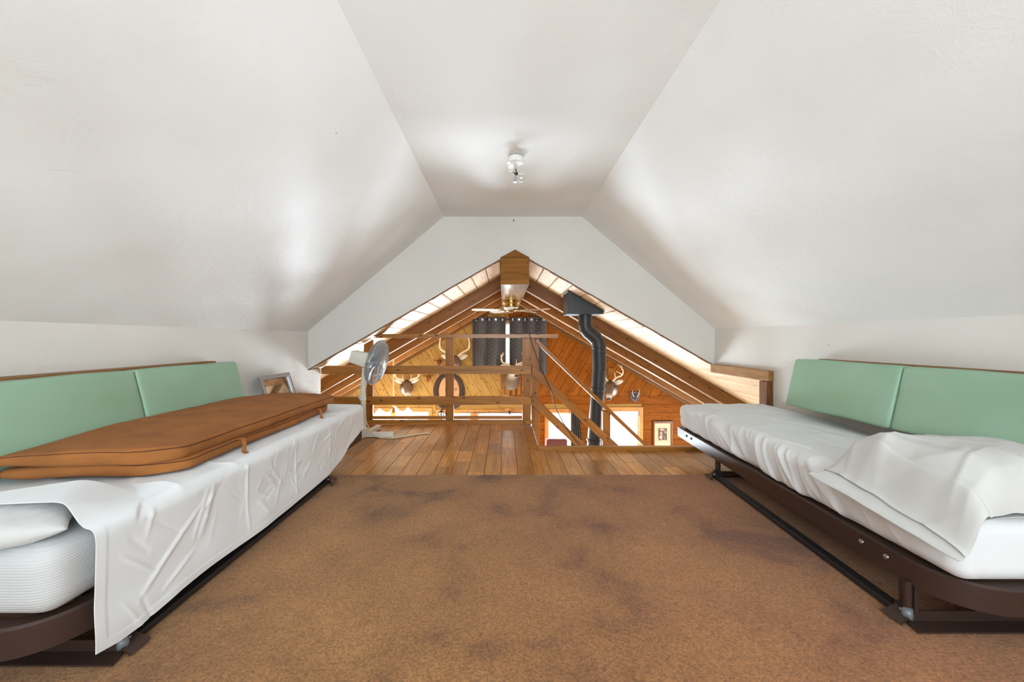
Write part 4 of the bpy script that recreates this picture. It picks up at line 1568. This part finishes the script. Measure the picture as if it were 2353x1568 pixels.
# ------------------------------------------------------------------ hunting mounts on the far wall
def loft_mesh(sections, cols, seg=18):
    """sections: (center, rx, rz); ellipse square to the path (rx across, rz in the vertical plane)"""
    n = len(sections)
    vs, fs, vc = [], [], []
    for i, (c, rx, rz) in enumerate(sections):
        t = (Vector(sections[min(i + 1, n - 1)][0]) - Vector(sections[max(i - 1, 0)][0])).normalized()
        s = Vector((1, 0, 0))
        s = (s - t * s.dot(t)).normalized()
        u = s.cross(t).normalized()
        if u.z < 0 and abs(u.z) > .3:
            u = -u
        for k in range(seg):
            a = 2 * math.pi * k / seg
            vs.append(Vector(c) + s * math.cos(a) * rx + u * math.sin(a) * rz)
            under = max(0.0, -math.sin(a))
            c0, c1 = cols[i]
            w = smoothstep(.5, .95, under)
            vc.append([c0[q] * (1 - w) + c1[q] * w for q in range(3)])
    for i in range(n - 1):
        for k in range(seg):
            k2 = (k + 1) % seg
            fs.append((i * seg + k, i * seg + k2, (i + 1) * seg + k2, (i + 1) * seg + k))
    fs.append(tuple(range(seg))[::-1])
    fs.append(tuple((n - 1) * seg + k for k in range(seg)))
    return vs, fs, vc


BRN, DRK, WHT, GRY = (112, 84, 62), (72, 50, 38), (226, 216, 200), (120, 98, 80)

def deer(px, py, s, turn, label, antlers, chest='small', nod=0.0, bright=1.0):
    """px, py: photo place of the point between the ears"""
    o = P(px, py, YW - .27 * s)
    org = Vector((o.x, YW, o.z - .13 * s))
    root = thing('deer_head', org, label, 'hunting trophy', None)
    rot = Matrix.Rotation(turn, 3, 'Z')
    nodm = Matrix.Rotation(nod, 3, 'X')
    piv = Vector((0, -.24, .08))
    def T(p, head=True):
        p = Vector(p)
        if head:
            p = nodm @ (p - piv) + piv
            p = rot @ (p - Vector((0, -.10, 0))) + Vector((0, -.10, 0))
        return org + p * s
    if chest == 'small':
        neck = [((0, -.05, .00), .13, .17), ((0, -.08, .015), .125, .155), ((0, -.16, .05), .105, .125)]
    else:
        neck = [((0, -.06, -.13), .17, .22), ((0, -.10, -.12), .175, .21), ((0, -.18, -.02), .13, .16)]
    head = [((0, -.225, .085), .092, .105), ((0, -.285, .105), .088, .088), ((0, -.345, .085), .082, .078), ((0, -.405, .040), .062, .062),
            ((0, -.460, -.010), .052, .052), ((0, -.505, -.052), .050, .046), ((0, -.530, -.075), .040, .034), ((0, -.538, -.083), .014, .014)]
    secs = [(T(c, False), rx * s, rz * s) for c, rx, rz in neck] + [(T(c), rx * s, rz * s) for c, rx, rz in head]
    k = [lin(c)[:3] for c in (BRN, DRK, WHT, GRY)]
    b_, d_, w_, g_ = k
    cols = [(b_, g_), (b_, g_), (b_, w_ if chest == 'small' else g_), (d_, w_), (d_, w_), (b_, w_), (b_, w_), (g_, w_), (w_, w_), (d_, w_), (d_, d_)]
    vs, fs, vc = loft_mesh(secs, cols)
    vs = [Vector((q.x, min(q.y, YW - .006), q.z)) for q in vs]
    body = MB().add(vs, fs).build('head', M['fur'], root, smooth=True, subsurf=1)
    ca = body.data.color_attributes.new('Col', 'FLOAT_COLOR', 'POINT')
    for i, c in enumerate(vc):
        ca.data[i].color = (*c, 1)
    for sg in (-1, 1):
        def ear(u, v, sg=sg):
            w = .052 * math.sin(math.pi * min(1, (u * .93 + .07))) ** .8 * (v - .5) * 2
            p = Vector((sg * (.06 + .165 * u), -.235 - .02 * math.cos((v - .5) * math.pi) * math.sin(u * math.pi), .135 + .05 * u + w))
            return T(p)
        e = MB().grid(ear, 10, 6).build('ear', M['fur'], root, smooth=True, solid=.008 * s)
        ce = e.data.color_attributes.new('Col', 'FLOAT_COLOR', 'POINT')
        for q in range(len(e.data.vertices)):
            j = q % 7
            ce.data[q].color = (*(w_ if 0 < j < 6 else d_), 1)
        MB().lathe([(0, -.012 * s), (.012 * s, -.006 * s), (.016 * s, 0), (.012 * s, .006 * s), (0, .012 * s)], T((sg * .079, -.352, .105)), (sg, -.5, .2), 12).build('eye', M['nose'], body, smooth=True)
        for path, rad in antlers:
            pts = [T((sg * x, y, z)) for x, y, z in path]
            pts = smooth_path(pts, 4)
            n = len(pts)
            MB().tube(pts, [s * (rad * (1 - .75 * q / (n - 1))) for q in range(n)], 8).build('antler', M['antler'], root, smooth=True)
    MB().lathe([(0, -.012 * s), (.020 * s, -.008 * s), (.026 * s, .004 * s), (.018 * s, .014 * s), (0, .018 * s)], T((0, -.522, -.062)), T((0, -1, -.1)) - T((0, 0, 0)), 14).build('nose', M['nose'], body, smooth=True)
    return root

wide = [([(.045, -.245, .165), (.14, -.25, .22), (.22, -.28, .30), (.25, -.32, .40), (.21, -.36, .47)], .022),
        ([(.14, -.25, .22), (.15, -.27, .32)], .012), ([(.22, -.28, .30), (.20, -.30, .42)], .013)]
tall = [([(.04, -.245, .165), (.13, -.25, .23), (.235, -.28, .30), (.24, -.31, .42), (.20, -.35, .52)], .024),
        ([(.235, -.29, .31), (.25, -.31, .46)], .014)]
basket = [([(.045, -.245, .165), (.10, -.25, .20), (.20, -.27, .24), (.22, -.31, .33), (.19, -.36, .40)], .020),
          ([(.07, -.25, .18), (.075, -.27, .29)], .012), ([(.20, -.28, .26), (.225, -.28, .38)], .012), ([(.21, -.31, .32), (.16, -.32, .40)], .010)]
upr = [([(.04, -.245, .165), (.10, -.25, .24), (.20, -.28, .30), (.22, -.31, .40), (.15, -.35, .50)], .022),
       ([(.09, -.25, .22), (.075, -.27, .35)], .013), ([(.20, -.29, .32), (.10, -.31, .38)], .013), ([(.21, -.32, .40), (.20, -.33, .50)], .010)]
deer(928, 880, 1.15, .32, 'deer head with pale curled antlers, mounted by the hanging chain of the lit lamp', basket, nod=.12)
deer(1041, 825, 1.28, .15, 'large deer head with wide antlers behind the middle railing post, above the fur pelt', tall, nod=-.15)
deer(1175, 846, 1.15, .20, 'grey deer head with a full chest, mounted below the charcoal curtains', basket, chest='full', nod=-.25)
deer(1411, 882, 1.2, -.38, 'deer head with upswept antlers, mounted right of the black stove pipe', upr, nod=.16)

# wooden backing strips by the chest of the grey deer head
wp = thing('mounting_panel', P(1172, 890, YW - .02), 'small wooden panel of upright strips behind the grey deer head', 'board')
for a, b in ((1150, 1159), (1163, 1172), (1175, 1184), (1188, 1196)):
    xa, xb, z1, z0 = P(a, 0, YW).x, P(b, 0, YW).x, P(0, 862, YW).z, P(0, 908, YW).z
    MB().box(xa, xb, YW - .028, YW - .003, z0, z1).build('strip', M['rail_z'], wp, bevel=.002)
tg = MB().box(P(1397, 0, YW).x, P(1409, 0, YW).x, YW - .02, YW - .003, P(0, 862, YW).z, P(0, 846, YW).z).build('wood_block', M['rail_z'], bevel=.002)
tag(tg, 'small wooden block on the wall just above the deer head by the stove pipe', 'board')

# shield plaque with small antlers
pc = P(1458.5, 912, YW - .02)
sp = thing('antler_plaque', pc, 'dark shield plaque with small white antlers, mounted above the right far window', 'hunting trophy')
def shield(s):
    pts = [(-.115, .09), (-.095, .115), (-.055, .10), (0, .125), (.055, .10), (.095, .115), (.115, .09), (.105, -.02), (.06, -.09), (0, -.135), (-.06, -.09), (-.105, -.02)]
    return [(pc.x + x * s, pc.z + z * s) for x, z in pts]
MB().prism([(x, YW - .03, z) for x, z in shield(1)], (0, .026, 0)).build('shield', M['plaque'], sp, bevel=.006)
MB().prism([(pc.x + x, YW - .044, pc.z + z) for x, z in ((-.055, .05), (0, .07), (.055, .05), (.05, -.03), (0, -.06), (-.05, -.03))], (0, .014, 0)).build('velvet_cap', M['blackp'], sp, bevel=.004)
for sg in (-1, 1):
    pts = smooth_path([Vector((pc.x + sg * .03, YW - .05, pc.z + .0)), Vector((pc.x + sg * .065, YW - .085, pc.z + .06)), Vector((pc.x + sg * .075, YW - .10, pc.z + .13)), Vector((pc.x + sg * .060, YW - .12, pc.z + .18))], 4)
    MB().tube(pts, [.011 * (1 - .7 * k / (len(pts) - 1)) for k in range(len(pts))], 8).build('antler', M['antler'], sp, smooth=True)
# two small brown skull plates
def skull(px, py, label):
    c = P(px, py, YW - .02)
    r = thing('horned_skull', c, label, 'hunting trophy')
    secs = [((c.x, YW - .004, c.z + .03), .035, .03), ((c.x, YW - .06, c.z + .035), .055, .04), ((c.x, YW - .10, c.z - .0), .04, .038), ((c.x, YW - .125, c.z - .06), .022, .022), ((c.x, YW - .13, c.z - .09), .008, .01)]
    d = lin((120, 66, 40))[:3]
    vs, fs, vc = loft_mesh(secs, [(d, d)] * 5, 12)
    MB().add(vs, fs).build('skull', M['dark_antler'], r, smooth=True)
    for sg in (-1, 1):
        pts = smooth_path([Vector((c.x + sg * .03, YW - .07, c.z + .045)), Vector((c.x + sg * .08, YW - .07, c.z + .05)), Vector((c.x + sg * .115, YW - .08, c.z + .07)), Vector((c.x + sg * .105, YW - .09, c.z + .035))], 4)
        MB().tube(pts, [.014 * (1 - .7 * k / (len(pts) - 1)) for k in range(len(pts))], 8).build('horn', M['dark_antler'], r, smooth=True)
skull(986, 869, 'small brown horned skull between the fur pelt and the deer by the chain')
skull(1010, 834, 'small brown horned skull just above the middle rail beside the large deer')

# stretched oval pelt
pcx, pcz = P(1032, 900, YW).x, P(1032, 900, YW).z
pelt = thing('fur_pelt', (pcx, YW - .03, pcz), 'oval dark fur pelt with tan centre on the far wall behind the middle post', 'pelt')
def oval(rx, rz, n=60, j=0.0, sd=0):
    out = []
    for k in range(n):
        a = 2 * math.pi * k / n
        q = 1 + j * n3(math.cos(a) * 3, math.sin(a) * 3, sd)
        x, z = rx * math.cos(a) * q, rz * math.sin(a) * q
        if math.sin(a) < -.8:                      # ragged lower hem with two lobes
            z += .05 * (1 - abs(math.cos(a)) / .6) * 1.2
        out.append((x, z))
    return out
fr = MB()
o1, o2 = oval(.352, .425, 60, .03, 1), oval(.225, .34, 60, .03, 2)
n = 60
vs, fs = [], []
for k in range(n):
    a, b = o1[k], o2[k]
    for t, dy in ((0, .0), (.15, -.028), (.5, -.036), (.85, -.026), (1, -.006)):
        x, z = a[0] + (b[0] - a[0]) * t, a[1] + (b[1] - a[1]) * t
        j = .006 * n3(x * 40, z * 40, t * 5)
        vs.append((pcx + x + j, YW - .010 + dy + j, pcz + z + j))
for k in range(n):
    k2 = (k + 1) % n
    for q in range(4):
        fs.append((k * 5 + q, k2 * 5 + q, k2 * 5 + q + 1, k * 5 + q + 1))
MB().add(vs, fs).build('fur_rim', M['fur_dark'], pelt, smooth=True)
MB().prism([(pcx + x, YW - .014, pcz + z) for x, z in oval(.24, .355, 60, .03, 2)], (0, .008, 0)).build('hide', M['hide'], pelt)
# two small burnt letters on the hide
lb = MB()
lx0, lz0 = pcx + .095, pcz + .02
for q, hgt in ((0, .10), (.05, .07)):
    lb.box(lx0 + q, lx0 + q + .008, YW - .0165, YW - .0145, lz0, lz0 + hgt)
    lb.tube([(lx0 + q + .018 + .016 * math.cos(2 * math.pi * k / 14), YW - .0155, lz0 + .022 + .02 * math.sin(2 * math.pi * k / 14)) for k in range(15)], .003, 5, False)
lo_ = lb.build('burnt_letters', M['thread'], pelt)
lo_['kind'] = 'stuff'

# framed photograph, low on the far wall
pq = thing('framed_photograph', P(1522, 995, YW), 'brown framed photograph in a cream mat, hung low on the far wall', 'picture')
ax0, ax1 = P(1500, 0, YW).x, P(1544, 0, YW).x
az1, az0 = P(0, 969, YW).z, P(0, 1036, YW).z
for a, b, c, d in ((ax0, ax1, az1 - .035, az1), (ax0, ax1, az0, az0 + .035), (ax0, ax0 + .03, az0 + .035, az1 - .035), (ax1 - .03, ax1, az0 + .035, az1 - .035)):
    MB().box(a, b, YW - .045, YW - .002, c, d).build('moulding', M['goldwood'], pq, bevel=.004)
MB().box(ax0 - .015, ax1 + .015, YW - .052, YW - .002, az1, az1 + .022).build('top_moulding', M['darkwood'], pq, bevel=.004)
MB().box(ax0 + .03, ax1 - .03, YW - .016, YW - .006, az0 + .035, az1 - .035).build('mat_board', M['mat'], pq)
cxm = (ax0 + ax1) / 2
MB().box(cxm - .098, cxm + .094, YW - .020, YW - .016, P(0, 1012, YW).z, P(0, 984, YW).z).build('photograph', M['photo'], pq)
for a, b, c, d in ((cxm - .128, cxm + .124, P(0, 981, YW).z, P(0, 981, YW).z + .004), (cxm - .128, cxm + .124, P(0, 1016, YW).z, P(0, 1016, YW).z + .004), (cxm - .132, cxm - .128, P(0, 1016, YW).z, P(0, 981, YW).z), (cxm + .124, cxm + .128, P(0, 1016, YW).z, P(0, 981, YW).z)):
    MB().box(a, b, YW - .0185, YW - .016, c, d).build('mat_line', M['goldwood'], pq)

# blind rolled up in the right far window
bw = WIN[4]
bd = thing('window_blind', ((bw[0] + bw[1]) / 2, YW - .01, bw[3] - .1), 'white slatted blind pulled up at the top of the right far window', 'blind')
MB().box(bw[0] + .01, bw[1] - .01, YW - .012, YW + .026, bw[3] - .045, bw[3] - .004).build('head_rail', M['blind'], bd, bevel=.003)
for k in range(5):
    z = bw[3] - .062 - k * .014
    MB().box(bw[0] + .02, bw[1] - .02, YW - .012, YW + .022, z - .004, z + .003).build('slat', M['blind'], bd)
# dark pleated drape at the window by the stairs
dx0, dx1 = P(1313, 0, YW - .1).x, P(1338, 0, YW - .1).x
dz = P(0, 948, YW - .1).z
def drape_fn(u, v):
    w = .7 + .5 * v
    x = dx0 + (dx1 - dx0) * u * w
    return (x, YW - .09 + .02 * math.sin(u * 9 * math.pi), dz + (-2.0 - dz) * v)
tag(MB().grid(drape_fn, 72, 10).build('drape', M['drape'], smooth=True, solid=.003), 'dark pleated drape beside the far window below the stairs', 'curtain')
# curtain rod and bracket over the middle far windows
r2 = thing('window_rod', P(1120, 950, YW - .08), 'thin dark rod with a bracket across the middle far windows', 'curtain rod')
rz = P(0, 949, YW - .08).z
MB().tube([(P(1058, 0, YW - .08).x, YW - .08, rz), (P(1212, 0, YW - .08).x, YW - .08, rz)], .009, 8).build('rod', M['blackp'], r2, smooth=True)
MB().box(P(1169, 0, YW).x, P(1173, 0, YW).x, YW - .09, YW - .02, rz - .03, rz + .035).build('bracket', M['blackp'], r2)
MB().box(P(1161, 0, YW).x, P(1174, 0, YW).x, YW - .03, YW - .019, rz + .03, rz + .085).build('wood_block', M['casing'], r2)
# dark lantern between the far windows
ln = thing('lantern', P(1014, 960, YW - .12), 'small dark lantern hanging between the far windows below the pelt', 'lantern')
lc = P(1014, 960, YW - .12)
MB().lathe([(0, .16), (.05, .13), (.055, .12), (.0, .118)], lc, (0, 0, 1), 12).build('cap', M['blackp'], ln, smooth=True, auto=30)
MB().lathe([(0, -.10), (.05, -.10), (.05, .12), (0, .12)], lc, (0, 0, 1), 8).build('glass', M['silver'], ln)
for k in range(4):
    a = math.pi / 2 * k
    MB().tube([lc + Vector((.052 * math.cos(a), .052 * math.sin(a), -.11)), lc + Vector((.052 * math.cos(a), .052 * math.sin(a), .125))], .008, 6).build('bar', M['blackp'], ln)
MB().bar(lc + Vector((0, 0, .15)), lc + Vector((0, .14, .17)), .015, .015).build('hook', M['blackp'], ln)

# ------------------------------------------------------------------ chain lamp with lit shades
ch_y = 6.62
hc = P(904, 945, ch_y)
ch = thing('chandelier', hc, 'lit chandelier with white glass shades hanging on a chain over the great room', 'lamp')
ztop = roof_z(hc.x) - .002
nl_ = int((ztop - hc.z - .05) / .034)
base_l = None
for k in range(nl_):
    z = hc.z + .06 + k * .034
    pts = []
    for q in range(13):
        a = 2 * math.pi * q / 12
        pts.append((hc.x + (.010 * math.cos(a) if k % 2 == 0 else 0), ch_y + (0 if k % 2 == 0 else .010 * math.cos(a)), z + .022 * math.sin(a)))
    MB().tube(pts, .0035, 5, False).build('chain_link', M['antler'], ch, smooth=True)
MB().lathe([(0, .07), (.02, .06), (.03, .0), (.05, -.05), (.03, -.12), (0, -.13)], hc, (0, 0, 1), 18).build('body', M['brass'], ch, smooth=True)
for k in range(5):
    a = 2 * math.pi * k / 5 + .5
    d = Vector((math.cos(a), math.sin(a), 0))
    arm = MB().tube(smooth_path([hc + Vector((0, 0, -.05)), hc + d * .12 + Vector((0, 0, -.11)), hc + d * .23 + Vector((0, 0, -.02)), hc + d * .25 + Vector((0, 0, .02))], 4), .008, 7).build('arm', M['brass'], ch, smooth=True)
    c = hc + d * .25 + Vector((0, 0, -.0))
    MB().lathe([(0, .035), (.028, .03), (.030, .015), (.065, -.02), (.105, -.08), (.125, -.14), (.120, -.14), (0, -.06)], c, (0, 0, 1), 22).build('glass_shade', M['lampglass'], arm, smooth=True)

# armchair by the stairs window, far below
ac = thing('armchair', (1.12, 7.75, FLOOR2), 'maroon high-backed armchair in front of the far window below the stairs', 'chair')
MB().box(.86, 1.30, 7.80, 7.98, FLOOR2 + .10, -1.165).build('backrest', M['sofa'], ac, bevel=.05, bseg=4, smooth=True, auto=50)
MB().box(.86, 1.30, 7.20, 7.80, FLOOR2 + .10, FLOOR2 + .46).build('seat', M['sofa'], ac, bevel=.04, bseg=3)
for a, b in ((.74, .86), (1.30, 1.42)):
    MB().box(a, b, 7.20, 7.96, FLOOR2 + .10, FLOOR2 + .66).build('armrest', M['sofa'], ac, bevel=.04, bseg=3)
for x in (.80, 1.36):
    for y in (7.26, 7.9):
        MB().box(x - .03, x + .03, y - .03, y + .03, FLOOR2, FLOOR2 + .10).build('leg', M['darkwood'], ac)

# flat antenna lying on the railing top, its cable hanging down the stair rail
an = thing('flat_antenna', (P(1214, 0, ry + .06).x, ry + .06, .946), 'flat black antenna on the railing top with a thin black cable hanging down', 'antenna')
x0, x1 = P(1183, 0, ry + .06).x, P(1245, 0, ry + .06).x
MB().box(x0, x1, ry + .0, ry + .12, .948, .960).build('panel', M['blackp'], an, bevel=.003)
for x in (x0 + .03, x1 - .03):
    MB().lathe([(0, 0), (.006, 0), (.006, .012), (0, .013)], (x, ry + .05, .955), (0, 0, 1), 10).build('stud', M['steel'], an)
yq = ry - .016
cps = [Vector((P(1217, 0, yq).x, ry - .004, .956)), P(1217.5, 772, yq), P(1228, 805, yq - .004), P(1247, 855, yq - .006), P(1267, 900, yq - .004), P(1272, 925, yq - .004), P(1284, 952, yq - .004), P(1302, 985, yq - .004), P(1325, 1016, yq - .004), P(1352, 1050, yq)]
MB().tube(smooth_path(cps, 6), .0038, 6).build('cable', M['blackp'], an, smooth=True)

pl_ = bpy.data.lights.new('lamp_glow', 'POINT')
pl_.energy = 60
pl_.color = (1.0, 0.86, 0.66)
pl_.shadow_soft_size = .12
plo = bpy.data.objects.new('lamp_glow', pl_)
plo.location = hc + Vector((0, -.0, -.22))
COL.objects.link(plo)
